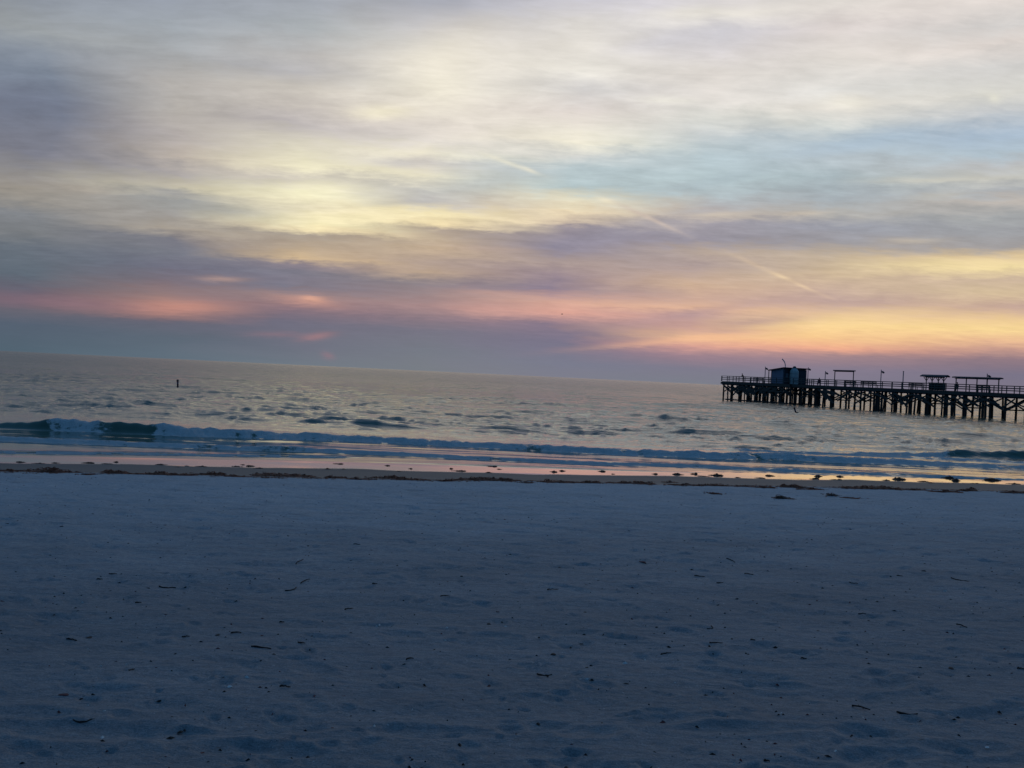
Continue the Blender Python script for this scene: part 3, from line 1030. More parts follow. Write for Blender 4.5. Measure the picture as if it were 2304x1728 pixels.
def build_shack():
    t2 = t_of(1762, 1.4)
    t1 = t2 - 3.4
    w1, w2 = 1.4, w_of(1812, t2)
    D, W = t2 - t1, w2 - w1
    o = at_pier('fishing_shack', t1, w1, DZ + .003, 'flat roofed shack with a blue side wall near the far end of the pier', 'shack')
    H0, H1 = 2.55, 2.95

    def side(bm):      # blue side wall facing the beach's left, sloping top
        v = [bm.verts.new(c_) for c_ in ((0, 0, 0), (D, 0, 0), (D, 0, H1), (0, 0, H0), (0, .12, 0), (D, .12, 0), (D, .12, H1), (0, .12, H0))]
        for f in ((0, 1, 2, 3), (7, 6, 5, 4), (0, 4, 5, 1), (1, 5, 6, 2), (2, 6, 7, 3), (3, 7, 4, 0)):
            bm.faces.new([v[i] for i in f])
    link('wall', bm_mesh('wall_side', side, [M['wall_blue']]), None, o)['label'] = 'pale blue boarded side wall'

    def side2(bm):
        side(bm)
        bmesh.ops.translate(bm, verts=bm.verts[:], vec=(0, W - .12, 0))
    link('wall', bm_mesh('wall_far', side2, [M['wall_dark']]), None, o)
    beam('wall', (.06, .125, H0 / 2), (.06, W - .125, H0 / 2), .12, H0, M['wall_dark'], o)
    # shoreward wall in pieces round a service window
    a, b, zl, zh = .55, 1.35, 1.35, 2.05
    for (w0, w1_, z0, z1) in ((.125, a, 0, H1 - .01), (b, W - .125, 0, H1 - .01), (a, b, 0, zl), (a, b, zh, H1 - .01)):
        beam('wall', (D - .06, w0 + .001, (z0 + z1) / 2), (D - .06, w1_ - .001, (z0 + z1) / 2), .12, z1 - z0, M['wall_dark'], o)
    fr = beam('window_frame', (D + .02, a, zl - .04), (D + .02, b, zl - .04), .06, .07, M['grey'], o)
    beam('window_pane', (D - .05, a + .05, (zl + zh) / 2), (D - .05, b - .05, (zl + zh) / 2), .015, zh - zl - .06, M['metal'], o)
    beam('door', (D + .01, 3.4, 1.02), (D + .01, 4.3, 1.02), .05, 2.04, M['wall_dark'], o)
    # boards of the blue wall, each proud of the wall
    nbd = 9
    for i in range(nbd):
        z = .18 + i * (H0 - .2) / nbd
        beam('board', (.06, -.016, z), (D - .05, -.016, z), .02, (H0 - .2) / nbd - .025, M['wall_blue'], o)
    for i, x in enumerate((-.02, D + .02)):
        beam('corner_trim', (x, -.03, 0), (x, -.03, (H0, H1)[i] - .02), .09, .06, M['wall_dark'], o)

    def roof(bm):
        ov = .45
        xs = (-.62, D + ov)
        zs = (H0 - .11, H1 + .06)
        v = []
        for zz in (0, .16):
            for (x, z) in zip(xs, zs):
                for y in (-ov, W + .25):
                    v.append(bm.verts.new((x, y, z + zz)))
        for f in ((0, 1, 3, 2), (4, 6, 7, 5), (0, 2, 6, 4), (1, 5, 7, 3), (0, 4, 5, 1), (2, 3, 7, 6)):
            bm.faces.new([v[i] for i in f])
        bmesh.ops.recalc_face_normals(bm, faces=bm.faces[:])
    link('roof', bm_mesh('roof', roof, [M['roof']]), None, o)
    for y in (-.3, W):
        beam('roof_post', (-.45, y, 0), (-.45, y, H0 - .12), .12, .12, M['rail'], o)
    # curved vent mast over the roof
    mo = at_pier('curved_pole', t2 + .1, w1 + .25, DZ + H1 + .16, 'thick pole curving to the left above the roof of the shack', 'pole')
    def curved(bm):
        p0, p1, p2 = Vector((0, 0, 0)), Vector((.06, .03, 1.05)), Vector((-.62, -.33, 1.62))
        prev = None
        for i in range(13):
            u = i / 12
            c_ = p0 * (1 - u) ** 2 + p1 * 2 * u * (1 - u) + p2 * u * u
            tg = ((p1 - p0) * (1 - u) + (p2 - p1) * u).normalized()
            a_ = tg.cross(Vector((.4, -.9, 0))).normalized()
            b_ = tg.cross(a_)
            r_ = .075 + .035 * u
            ring = [bm.verts.new(c_ + a_ * math.cos(k_ * math.pi / 4) * r_ + b_ * math.sin(k_ * math.pi / 4) * r_) for k_ in range(8)]
            if prev:
                for k_ in range(8):
                    bm.faces.new((prev[k_], prev[(k_ + 1) % 8], ring[(k_ + 1) % 8], ring[k_]))
            else:
                bm.faces.new(ring)
            prev = ring
        bm.faces.new(prev)
        bmesh.ops.recalc_face_normals(bm, faces=bm.faces[:])
    cu = bm_mesh('curved_pole', curved, [M['grey']], True)
    link('pole', cu, None, mo)
    link('base_plate', box_me(M['metal']), None, mo).matrix_local = Matrix.Translation((0, 0, .02)) @ Matrix.Diagonal((.4, .4, .06, 1))
    # tall grey tank in front of the dark wall
    wt = w_of(1786, t2 + .9)
    k = at_pier('storage_tank', t2 + .9, wt, DZ + .003, 'tall pale grey tank with tapered shoulders and dark cap before the shack', 'tank')

    def tank(bm):
        prof = [(.80, 0), (.84, .15), (.84, 2.35), (.66, 2.75), (.40, 3.02), (.38, 3.1)]
        rings = []
        for r_, z in prof:
            rings.append([bm.verts.new((r_ * math.cos(i * math.pi / 8), r_ * math.sin(i * math.pi / 8), z)) for i in range(16)])
        for a_, b_ in zip(rings, rings[1:]):
            for i in range(16):
                bm.faces.new((a_[i], a_[(i + 1) % 16], b_[(i + 1) % 16], b_[i]))
        bm.faces.new(rings[-1])
    link('body', bm_mesh('tank_body', tank, [M['grey']], True), None, k)

    def cap(bm):
        bmesh.ops.create_cone(bm, cap_ends=True, segments=14, radius1=.42, radius2=.20, depth=.34, matrix=Matrix.Translation((0, 0, 3.27)))
    link('cap', bm_mesh('tank_cap', cap, [M['darkmetal']]), None, k)
    for z in (.6, 1.3, 2.0):
        def hoop(bm, z=z):
            bmesh.ops.create_cone(bm, cap_ends=False, segments=16, radius1=.86, radius2=.86, depth=.06, matrix=Matrix.Translation((0, 0, z)))
        link('hoop', bm_mesh('tank_hoop', hoop, [M['metal']]), None, k)
    # dark shed joined behind the tank
    s0 = w_of(1797, t2 + 1.3)
    s1 = w_of(1814, t2 + 1.3)
    q = at_pier('storage_locker', t2 + .2, s0, DZ + .003, 'tall dark storage cupboard against the right end of the shack', 'cupboard')
    ww_ = s1 - s0
    beam('body', (.6, .02, 1.35), (.6, ww_, 1.35), 1.0, 2.7, M['wall_dark'], q)
    beam('door', (1.12, .15, 1.3), (1.12, ww_ / 2 - .01, 1.3), .04, 2.4, M['wall_dark'], q)
    beam('door', (1.12, ww_ / 2 + .01, 1.3), (1.12, ww_ - .12, 1.3), .04, 2.4, M['wall_dark'], q)
    beam('top', (.6, -.05, 2.75), (.6, ww_ + .06, 2.75), 1.15, .08, M['roof'], q)


build_shack()


def lamp(px, ztop, w, label, heads=1, rz=0.0):
    t = t_of(px, w)
    o = at_pier('lamp_post', t, w, DZ + .003, label, 'lamp post', 'lamp posts along the pier', rz)
    h = ztop - DZ
    pole('pole', (0, 0, 0), (0, 0, h), .15, M['metal'], o)
    for i in range(heads):
        sgn = 1 if i == 0 else -1
        beam('arm', (.0, 0, h - .42), (.32 * sgn, .05, h - .36), .06, .06, M['darkmetal'], o)
        hd = beam('lamp_head', (.18 * sgn, .05, h - .30), (.52 * sgn, .05, h - .52), .30, .22, M['darkmetal'], o)
    return o


lamp(1720.5, 7.1, -.25, 'lamp post left of the shack, the farthest out on the pier', 1)
lamp(1817, 7.35, W_PLAT - .4, 'lamp post rising at the right corner of the shack', 1)
lamp(1856, 6.55, .2, 'shorter lamp post between the shack and the first roofed frame', 1)
lamp(1981.5, 7.0, .2, 'lamp post right of the small open frame with a curved head', 1)
lamp(2220.5, 6.85, 3.6, 'lamp post whose head pokes up above the longest canopy roof', 1)
_t = t_of(2031.5, .2)
_o = at_pier('flag_pole', _t, .2, DZ + .003, 'plain pole without a lamp between two lamp posts and the canopies', 'pole')
pole('pole', (0, 0, 0), (0, 0, 2.85), .17, M['metal'], _o)
beam('cap', (-.1, 0, 2.87), (.1, 0, 2.87), .2, .05, M['darkmetal'], _o)
beam('base', (-.15, 0, .04), (.15, 0, .04), .3, .08, M['darkmetal'], _o)


def canopy(px0, px1, posts, z, w0, w1, label, thick=.16, over=0.0, brace=False, pitch=0.0):
    ta, tb = t_of(px0, w0), t_of(px1, w0)
    o = at_pier('canopy', ta, w0, DZ + .003, label, 'canopy', 'open roofed shelters on the pier')
    h = z - DZ
    ln = tb - ta
    depth = w1 - w0

    def rf(bm):
        xs = (-over, ln + over)
        ys = (-.12, depth / 2, depth + .12)
        zz = (0, pitch, 0)
        top, bot = [], []
        for x in xs:
            top.append([bm.verts.new((x, y, h + q + thick)) for y, q in zip(ys, zz)])
            bot.append([bm.verts.new((x, y, h + q)) for y, q in zip(ys, zz)])
        for i in range(2):
            bm.faces.new((top[0][i], top[1][i], top[1][i + 1], top[0][i + 1]))
            bm.faces.new((bot[0][i], bot[0][i + 1], bot[1][i + 1], bot[1][i]))
        for r_, s_ in ((0, 1), (1, -1)):
            for i in range(2):
                bm.faces.new((top[r_][i], top[r_][i + 1], bot[r_][i + 1], bot[r_][i]))
        bm.faces.new((top[0][0], bot[0][0], bot[1][0], top[1][0]))
        bm.faces.new((top[0][2], top[1][2], bot[1][2], bot[0][2]))
        bmesh.ops.recalc_face_normals(bm, faces=bm.faces[:])
    link('roof', bm_mesh('canopy_roof', rf, [M['canopy']]), None, o)
    for p_ in posts:
        x = t_of(p_, w0) - ta
        for y in (depth / 2,):
            beam('post', (x, y, 0), (x, y, h + (.0)), .12, .12, M['rail'], o)
            if brace:
                beam('brace', (x, y, h - .65), (x + .55, y, h - .02), .07, .09, M['rail'], o)
                beam('brace', (x, y, h - .65), (x - .55, y, h - .02), .07, .09, M['rail'], o)
    for y in (depth / 2,):
        beam('beam', (0, y, h - .07), (ln, y, h - .07), .08, .12, M['rail'], o)
    return o


canopy(1874, 1918, (1875, 1917), 6.62, .3, .8, 'small open frame with a thin flat roof and only two posts a side', .18)
canopy(2077, 2121, (2080, 2093, 2107, 2119), 6.05, .3, 1.1, 'middle canopy with four braced posts a side and low ridged roof', .14, .6, True, .22)
canopy(2144, 2246, (2147, 2170, 2194, 2217, 2243), 6.0, .3, 1.1, 'longest canopy, five thin posts a side, nearest the right edge', .16, .15, False, .08)


def bench(px0, px1, w, label, back=.95, rz=0):
    ta, tb = t_of(px0, w), t_of(px1, w)
    ln = tb - ta
    o = at_pier('bench', ta, w, DZ + .003, label, 'bench', 'wooden benches along the pier railing')
    beam('seat', (0, .28, .45), (ln, .28, .45), .42, .06, M['wood'], o)
    for z in (.62, .78, back):
        beam('backrest', (0, .03, z), (ln, .03, z), .05, .13, M['wood'], o)
    for x in (.1, ln / 2, ln - .1):
        beam('leg', (x, .06, 0), (x, .06, back), .07, .09, M['wood'], o)
        beam('leg', (x, .44, 0), (x, .44, .42), .07, .09, M['wood'], o)


bench(1694, 1716, .0, 'bench by the rail just left of the shack')
bench(1899, 1926, .35, 'bench under and right of the small open frame')
bench(1936, 1972, .35, 'bench left of the lamp post with the curved head')
bench(2044, 2076, .35, 'bench between the plain pole and the middle canopy')
bench(2196, 2226, .35, 'bench under the right half of the longest canopy')

# solid counter below the middle canopy
ta, tb = t_of(2090, .9), t_of(2122, .9)
o = at_pier('fish_cleaning_table', ta, .9, DZ + .003, 'solid dark counter standing under the middle canopy', 'counter')
ln = tb - ta
beam('counter_top', (-.1, .3, 1.18), (ln + .1, .3, 1.18), .8, .07, M['wood'], o)
beam('front_panel', (0, 0, .57), (ln, 0, .57), .05, 1.12, M['deck'], o)
for x in (.06, ln - .06):
    beam('side_panel', (x, .03, .57), (x, .6, .57), .05, 1.12, M['deck'], o)


# ------------------------------------------------------------------ people
def person(px, w, label, pose, jacket, rz):
    t = t_of(px, w)
    root = at_pier('person', t, w, DZ + .003, label, 'person', None, rz)
    # joints: local x forward, y left, z up
    if pose == 'lean':
        pel, chest, neck, head = (0, 0, .92), (.14, 0, 1.25), (.27, 0, 1.42), (.34, 0, 1.55)
        legs = [[(0, s * .09, .88), (.03, s * .11, .48), (-.03, s * .12, .08), (.10, s * .13, .03)] for s in (1, -1)]
        arms = [[(.24, s * .18, 1.36), (.30, s * .27, 1.12), (.50, s * .18, 1.10)] for s in (1, -1)]
    else:
        pel, chest, neck, head = (0, 0, .55), (.03, 0, .90), (.07, 0, 1.08), (.11, 0, 1.22)
        legs = [[(0, s * .09, .53), (.42, s * .12, .52), (.42, s * .12, .10), (.54, s * .13, .04)] for s in (1, -1)]
        arms = [[(.06, s * .18, 1.02), (.10, s * .25, .76), (.34, s * .14, .68)] for s in (1, -1)]

    def skin(name, chains, radii, m_):
        me = bpy.data.meshes.new(name)
        vs, es, rs = [], [], []
        for ch, ra in zip(chains, radii):
            if not vs:
                idx = None
            base = None
            for i, (p_, r_) in enumerate(zip(ch, ra)):
                if isinstance(p_, int):
                    cur = p_
                else:
                    vs.append(p_)
                    rs.append(r_)
                    cur = len(vs) - 1
                if base is not None:
                    es.append((base, cur))
                base = cur
        me.from_pydata(vs, es, [])
        ob = link(name, me, m_, root)
        md = ob.modifiers.new('skin', 'SKIN')
        for i, r_ in enumerate(rs):
            me.skin_vertices[0].data[i].radius = r_
        me.skin_vertices[0].data[0].use_root = True
        sb = ob.modifiers.new('sub', 'SUBSURF')
        sb.levels = sb.render_levels = 1
        return ob
    hv = Vector(head)
    body = [[pel, chest, neck, tuple(hv + Vector((0, 0, .01))), tuple(hv + Vector((.01, 0, .12)))]]
    br = [[(.13, .15), (.13, .17), (.055, .055), (.085, .075), (.06, .06)]]
    for l in legs:
        body.append([0] + l)
        br.append([None, (.085, .09), (.065, .065), (.045, .045), (.04, .035)])
    for a_ in arms:
        body.append([1] + a_)
        br.append([None, (.06, .06), (.045, .045), (.035, .035)])
    ob = skin('body', body, br, M[jacket])
    me = ob.data
    # hair as its own cap
    def hair(bm):
        bmesh.ops.create_uvsphere(bm, u_segments=10, v_segments=6, radius=.105, matrix=Matrix.Translation(hv + Vector((-.015, 0, .07))))
    link('hair', bm_mesh('hair', hair, [M['cloth_dark']], True), None, root)


person(1672, .15, 'person in brown leaning on the pier railing left of the shack', 'lean', 'cloth_brown', -math.pi / 2)
person(1844, 1.2, 'person in a red jacket seated right of the shack', 'sit', 'cloth_red', -math.pi / 2)
person(2155, 1.0, 'dark figure seated under the left end of the longest canopy', 'sit', 'cloth_brown', -math.pi / 2)


# ------------------------------------------------------------------ marker buoys
def buoy(px, py, h, lean, label, heavy):
    d = ray(px, py)
    tt = CAM_H / -d.z
    p = Vector((0, 0, CAM_H)) + d * tt
    p.z = .12 if heavy else .06
    q = Quaternion((0, 1, 0), R(lean))
    o = empty('marker_buoy', p, quat=q)
    tag(o, label, 'buoy', 'marker buoys in the shallow water')

    def lathe(prof, seg=12):
        def f(bm):
            rings = [[bm.verts.new((r_ * math.cos(2 * math.pi * i / seg), r_ * math.sin(2 * math.pi * i / seg), z)) for i in range(seg)] for r_, z in prof]
            for a_, b_ in zip(rings, rings[1:]):
                for i in range(seg):
                    bm.faces.new((a_[i], a_[(i + 1) % seg], b_[(i + 1) % seg], b_[i]))
            bm.faces.new(rings[-1])
            bm.faces.new(list(reversed(rings[0])))
        return f
    fr = .17 if not heavy else .30
    link('float', bm_mesh('float', lathe([(fr * .6, -.35), (fr, -.2), (fr, .08), (fr * .75, .17), (.09, .22)]), [M['buoy_dark']], True), None, o)
    link('pole', bm_mesh('pole', lathe([(.095, .20), (.10, .3), (.10, h - .28), (.09, h - .22)]), [M['buoy']], True), None, o)
    link('band', bm_mesh('band', lathe([(.106, h * .52), (.106, h * .62)]), [M['buoy_white']], True), None, o)
    link('top', bm_mesh('top', lathe([(.10, h - .215), (.12, h - .19), (.12, h - .05), (.06, h)]), [M['buoy_dark']], True), None, o)


buoy(400, 874.5, .93, -4, 'slim upright marker buoy far out at the left, dark foot and red stem', False)
buoy(1792, 933.5, .86, -24, 'marker buoy leaning hard to the left in front of the pier', True)

# ------------------------------------------------------------------ gull
d = ray(1264.5, 707)
gp = Vector((0, 0, CAM_H)) + d * 260


def gull(bm):
    pr_ = [(-.24, .012), (-.14, .05), (0, .07), (.14, .055), (.22, .03), (.29, .012)]
    rings = [[bm.verts.new((x, r_ * math.cos(i * math.pi / 4), r_ * math.sin(i * math.pi / 4))) for i in range(8)] for x, r_ in pr_]
    for a_, b_ in zip(rings, rings[1:]):
        for i in range(8):
            bm.faces.new((a_[i], a_[(i + 1) % 8], b_[(i + 1) % 8], b_[i]))
    bm.faces.new(rings[0])
    bm.faces.new(rings[-1])


def wing(sg):
    def f(bm):
        st = [(0.04, 0, .15, .03), (.28, .13, .15, .02), (.46, .10, .11, .015), (.66, .02, .02, .006)]
        rows = []
        for y, z, ch, th in st:
            x = .05 - y * .12
            rows.append([bm.verts.new((x + ch * .5, sg * y, z)), bm.verts.new((x, sg * y, z + th)), bm.verts.new((x - ch * .5, sg * y, z)), bm.verts.new((x, sg * y, z - th * .5))])
        for a_, b_ in zip(rows, rows[1:]):
            for i in range(4):
                bm.faces.new((a_[i], a_[(i + 1) % 4], b_[(i + 1) % 4], b_[i]))
        bm.faces.new(rows[0])
        bm.faces.new(rows[-1])
        bmesh.ops.recalc_face_normals(bm, faces=bm.faces[:])
    return f


o = empty('gull', gp, R(20))
tag(o, 'tiny distant gull flying above the horizon near the middle', 'bird')
link('body', bm_mesh('gull_body', gull, [M['bird']], True), None, o)
link('wing', bm_mesh('gull_wing', wing(1), [M['bird']]), None, o)
link('wing', bm_mesh('gull_wing2', wing(-1), [M['bird']]), None, o)


# ------------------------------------------------------------------ seaweed
def weed_mesh(name, ln, h, dp, n, seed, m_, peak=.6):
    """a heap of curled ribbons on a ragged low mound; ln along x, dp along y"""
    rg = random.Random(seed)
    bm = bmesh.new()
    # lobes of the mound
    nl = max(2, int(ln / .16))
    lobes = []
    for i in range(nl):
        u = (i + .5) / nl + rg.uniform(-.15, .15) / nl
        e = math.exp(-((u - peak) / .34) ** 2) * .8 + .2
        lobes.append((ln * (u - .5), rg.uniform(-.2, .2) * dp, h * e * rg.uniform(.55, 1.0), ln / nl * rg.uniform(1.0, 1.3), dp * rg.uniform(.25, .45)))
    for (x, y, hh, rx, ry) in lobes:
        seg, rn = 9, 3
        c0 = bm.verts.new((x, y, hh * .8))
        prev = None
        for j in range(1, rn + 1):
            f = j / rn
            ring = []
            for i in range(seg):
                a_ = 2 * math.pi * i / seg
                jt = rg.uniform(.75, 1.2)
                ring.append(bm.verts.new((x + math.cos(a_) * rx * f * jt, y + math.sin(a_) * ry * f * jt,
                                          -.012 if j == rn else hh * .8 * (1 - f * f) * rg.uniform(.7, 1.25))))
            for i in range(seg):
                if prev is None:
                    bm.faces.new((c0, ring[i], ring[(i + 1) % seg]))
                else:
                    bm.faces.new((prev[i], ring[i], ring[(i + 1) % seg], prev[(i + 1) % seg]))
            prev = ring
    for _ in range(n):
        lo = rg.choice(lobes)
        a_ = rg.uniform(0, 6.28)
        rr = abs(rg.gauss(0, .8))
        x = lo[0] + math.cos(a_) * lo[3] * rr
        y = lo[1] + math.sin(a_) * lo[4] * rr
        z = max(0.004, lo[2] * .8 * (1 - min(rr, 1) ** 2))
        wd = rg.uniform(.006, .016)
        hd = rg.uniform(0, 6.28)
        L_ = rg.uniform(.05, .16)
        pts = []
        up = rg.uniform(.0, .05) * (1 if z > .02 else .4)
        for s_ in range(4):
            pts.append(Vector((x, y, z + up * math.sin(s_ / 3 * math.pi) + .002)))
            x += math.cos(hd) * L_ / 3
            y += math.sin(hd) * L_ / 3
            hd += rg.uniform(-.8, .8)
            z = max(.004, z - rg.uniform(0, .02))
        pv_ = None
        for s_, p_ in enumerate(pts):
            nx = Vector((-math.sin(hd), math.cos(hd), rg.uniform(-.6, .6))) * wd
            v1, v2 = bm.verts.new(p_ + nx), bm.verts.new(p_ - nx)
            if pv_:
                bm.faces.new((pv_[0], pv_[1], v2, v1))
            pv_ = (v1, v2)
    me = bpy.data.meshes.new(name)
    bm.to_mesh(me)
    bm.free()
    me.materials.append(m_)
    return me


ORD = ['first', 'second', 'third', 'fourth', 'fifth', 'sixth', 'seventh', 'eighth', 'ninth', 'tenth', 'eleventh', 'twelfth',
       'thirteenth', 'fourteenth', 'fifteenth', 'sixteenth', 'seventeenth', 'eighteenth', 'nineteenth', 'twentieth']
TENS = ['', 'twenty', 'thirty', 'forty', 'fifty']


def ordn(i):
    if i < 20:
        return ORD[i]
    n = i + 1
    if n % 10 == 0:
        return {30: 'thirtieth', 40: 'fortieth', 50: 'fiftieth', 60: 'sixtieth'}[n]
    return ['', '', 'twenty', 'thirty', 'forty', 'fifty', 'sixty'][n // 10] + '-' + ORD[n % 10 - 1]


WRACK = [  # photo x, y, width px, height px
    (12, 1059, 32, 5), (56, 1059, 26, 6), (128, 1062, 86, 14), (200, 1067, 22, 4), (268, 1065, 62, 12), (352, 1067, 72, 9),
    (409, 1069, 40, 4), (467, 1068, 58, 9), (543, 1072, 52, 4), (640, 1071, 120, 13), (757, 1075, 42, 8), (815, 1078, 50, 4),
    (866, 1075, 50, 12), (927, 1079, 70, 6), (1003, 1082, 22, 4), (1066, 1080, 95, 11), (1144, 1081, 43, 10), (1188, 1086, 18, 3),
    (1268, 1085, 95, 7), (1329, 1086, 36, 9), (1418, 1087, 95, 9), (1506, 1085, 16, 4), (1540, 1091, 50, 6), (1602, 1092, 62, 8),
    (1674, 1094, 33, 4), (1722, 1097, 38, 6), (1787, 1096, 48, 12), (1825, 1101, 50, 4), (1903, 1098, 16, 4), (1969, 1099, 115, 12),
    (2056, 1102, 32, 4), (2130, 1106, 60, 4), (2178, 1104, 30, 9), (2282, 1108, 44, 6)]
nW = len(WRACK)
for i, (px, py, w_, h_) in enumerate(WRACK):
    g = ground(px, py + 1)
    mpp = (g - Vector((0, 0, CAM_H))).length / FPX
    ln_ = w_ * mpp * 1.05
    me = weed_mesh('seaweed_pile', ln_, h_ * mpp * .85, min(.8, .22 + ln_ * .35), int(30 + ln_ * 130), 100 + i, M['weed'], pr.choice((.35, .6, .75)))
    o = link('seaweed_pile', me)
    o.location = (g.x, g.y, g.z)
    o.rotation_euler = (0, 0, R(8) + pr.uniform(-.15, .15))
    size = 'large' if w_ > 80 else ('low thin' if h_ < 5 else ('tall' if h_ >= 10 else 'reddish brown'))
    tag(o, f'{size} heap of seaweed on the tide line, {ordn(i)} of the heaps from the left', 'seaweed', 'seaweed heaps strung along the tide line')

SHINE = [(47, 1040, 18, 4), (87, 1043, 25, 3), (125, 1042, 14, 4), (197, 1042, 22, 5), (243, 1044, 22, 3), (260, 1040, 9, 4),
         (363, 1046, 24, 4), (398, 1051, 10, 3), (421, 1049, 10, 3), (453, 1050, 24, 4), (534, 1050, 22, 4), (545, 1046, 9, 3),
         (564, 1049, 17, 5), (580, 1054, 18, 4), (738, 1056, 12, 5), (761, 1044, 20, 4), (774, 1056, 9, 4), (871, 1048, 12, 4),
         (898, 1061, 13, 3), (923, 1055, 8, 4), (1016, 1055, 8, 5), (1032, 1060, 30, 4), (1101, 1064, 16, 4), (1108, 1050, 20, 5),
         (1124, 1056, 12, 3), (1245, 1062, 16, 6), (1265, 1060, 13, 6), (1353, 1061, 15, 6), (1380, 1067, 8, 3), (1473, 1067, 12, 5),
         (1526, 1068, 24, 6), (1562, 1067, 14, 8), (1585, 1072, 30, 3), (1610, 1070, 30, 8), (1660, 1075, 12, 4), (1709, 1076, 20, 4),
         (1733, 1071, 19, 6), (1833, 1078, 21, 6), (1842, 1072, 20, 6), (1883, 1080, 23, 5), (1891, 1073, 15, 6), (1993, 1081, 15, 4),
         (2023, 1079, 26, 11), (2076, 1084, 20, 4), (2096, 1087, 12, 4), (2132, 1076, 22, 8), (2152, 1082, 22, 8), (2194, 1088, 16, 3),
         (2234, 1081, 30, 10), (2280, 1089, 25, 4)]
variants = []
for v_ in range(8):
    variants.append(weed_mesh('seaweed_clump', 1.0, .30, .7, 70, 500 + v_, M['weed_wet'], pr.choice((.4, .5, .65))))
for i, (px, py, w_, h_) in enumerate(SHINE):
    g = ground(px, py)
    g.z = max(g.z, -.005)
    mpp = (g - Vector((0, 0, CAM_H))).length / FPX
    o = link('seaweed_clump', variants[i % 8])
    o.location = g
    ln_ = w_ * mpp
    o.scale = (ln_, ln_ * .7 + .08, h_ * mpp / .36)
    o.rotation_euler = (0, 0, pr.uniform(-.25, .4))
    size = 'flat' if h_ <= 3 else ('raised' if h_ >= 7 else ('small' if w_ < 14 else 'dark'))
    tag(o, f'{size} clump of weed on the shining wet sand, {ordn(i)} from the left in that band', 'seaweed', 'dark weed clumps on the wet sand')

for i, (px, py, w_, h_, lab) in enumerate([
        (1762, 1122, 27, 9, 'forked dark weed clump alone on dry sand below the tide line at the right'),
        (1873, 1115, 18, 6, 'small round weed clump on dry sand, up and right of the forked one'),
        (1607, 1111, 22, 4, 'faint flat weed clump on dry sand, left of the forked one'),
        (1918, 1121, 38, 3, 'thin pale strip of weed on dry sand, right of the round clump')]):
    g = ground(px, py)
    mpp = (g - Vector((0, 0, CAM_H))).length / FPX
    o = link('seaweed_clump', weed_mesh('seaweed_dry', w_ * mpp, h_ * mpp, .3, 50, 900 + i, M['weed_wet' if i < 2 else 'weed'], .4))
    o.location = g
    tag(o, lab, 'seaweed', 'weed clumps stranded on the dry sand')


# ------------------------------------------------------------------ driftwood bits, pebbles and shells
def stick_mesh(seed, fork=False, bend=.12):
    rg = random.Random(seed)
    bm = bmesh.new()

    def tube(pts, r0, r1):
        prev = None
        for i, p_ in enumerate(pts):
            f = i / (len(pts) - 1)
            r_ = (r0 * (1 - f) + r1 * f) * rg.uniform(.8, 1.2)
            q = pts[min(i + 1, len(pts) - 1)] - pts[max(i - 1, 0)]
            ax = Vector((0, 0, 1)).cross(q)
            ax = ax.normalized() if ax.length > 1e-5 else Vector((0, 1, 0))
            ring = [bm.verts.new(p_ + ax * math.cos(a_ * math.pi / 3) * r_ + Vector((0, 0, math.sin(a_ * math.pi / 3) * r_))) for a_ in range(6)]
            if prev:
                for k_ in range(6):
                    bm.faces.new((prev[k_], prev[(k_ + 1) % 6], ring[(k_ + 1) % 6], ring[k_]))
            else:
                bm.faces.new(ring)
            prev = ring
        bm.faces.new(prev)
    n = 7
    pts = []
    ph = rg.uniform(0, 3)
    for i in range(n):
        u = i / (n - 1)
        pts.append(Vector((u - .5, bend * math.sin(u * math.pi + ph * .2) * .8 + rg.uniform(-.015, .015), .045 + rg.uniform(0, .03))))
    tube(pts, .040, .022)
    if fork:
        a_ = pts[3]
        tube([a_, a_ + Vector((.12, -.16, .01)), a_ + Vector((.2, -.36, 0))], .03, .014)
        tube([pts[2], pts[2] + Vector((-.02, .2, .02))], .025, .012)
    me = bpy.data.meshes.new('twig')
    bmesh.ops.recalc_face_normals(bm, faces=bm.faces[:])
    bm.to_mesh(me)
    bm.free()
    for p_ in me.polygons:
        p_.use_smooth = True
    return me


def lump_mesh(seed, flat=.55):
    rg = random.Random(seed)
    bm = bmesh.new()
    bmesh.ops.create_icosphere(bm, subdivisions=2, radius=.5)
    ph = [rg.uniform(0, 6) for _ in range(6)]
    for v in bm.verts:
        k_ = 1 + .22 * math.sin(v.co.x * 6 + ph[0]) + .18 * math.sin(v.co.y * 8 + ph[1]) + .15 * math.sin(v.co.z * 9 + ph[2])
        v.co = Vector((v.co.x * k_, v.co.y * k_ * .7, max(v.co.z * k_ * flat, -.08) + .08))
    me = bpy.data.meshes.new('scrap')
    bm.to_mesh(me)
    bm.free()
    return me


def shell_mesh():
    bm = bmesh.new()
    seg = 12
    c0 = bm.verts.new((-.45, 0, .06))
    rows = []
    for j in (1, 2, 3):
        f = j / 3
        row = []
        for i in range(seg + 1):
            a_ = -1.15 + 2.3 * i / seg
            rr = f * (1.0 + (.05 if i % 2 else 0))
            row.append(bm.verts.new((-.45 + math.cos(a_) * rr * .95, math.sin(a_) * rr * .6, .06 + .26 * math.sin(f * math.pi * .9) * math.cos(a_) * (1.05 if i % 2 else .95))))
        rows.append(row)
    for i in range(seg):
        bm.faces.new((c0, rows[0][i], rows[0][i + 1]))
        for a_, b_ in zip(rows, rows[1:]):
            bm.faces.new((a_[i], b_[i], b_[i + 1], a_[i + 1]))
    geom = bmesh.ops.solidify(bm, geom=bm.faces[:], thickness=.04)
    me = bpy.data.meshes.new('shell')
    bm.to_mesh(me)
    bm.free()
    return me


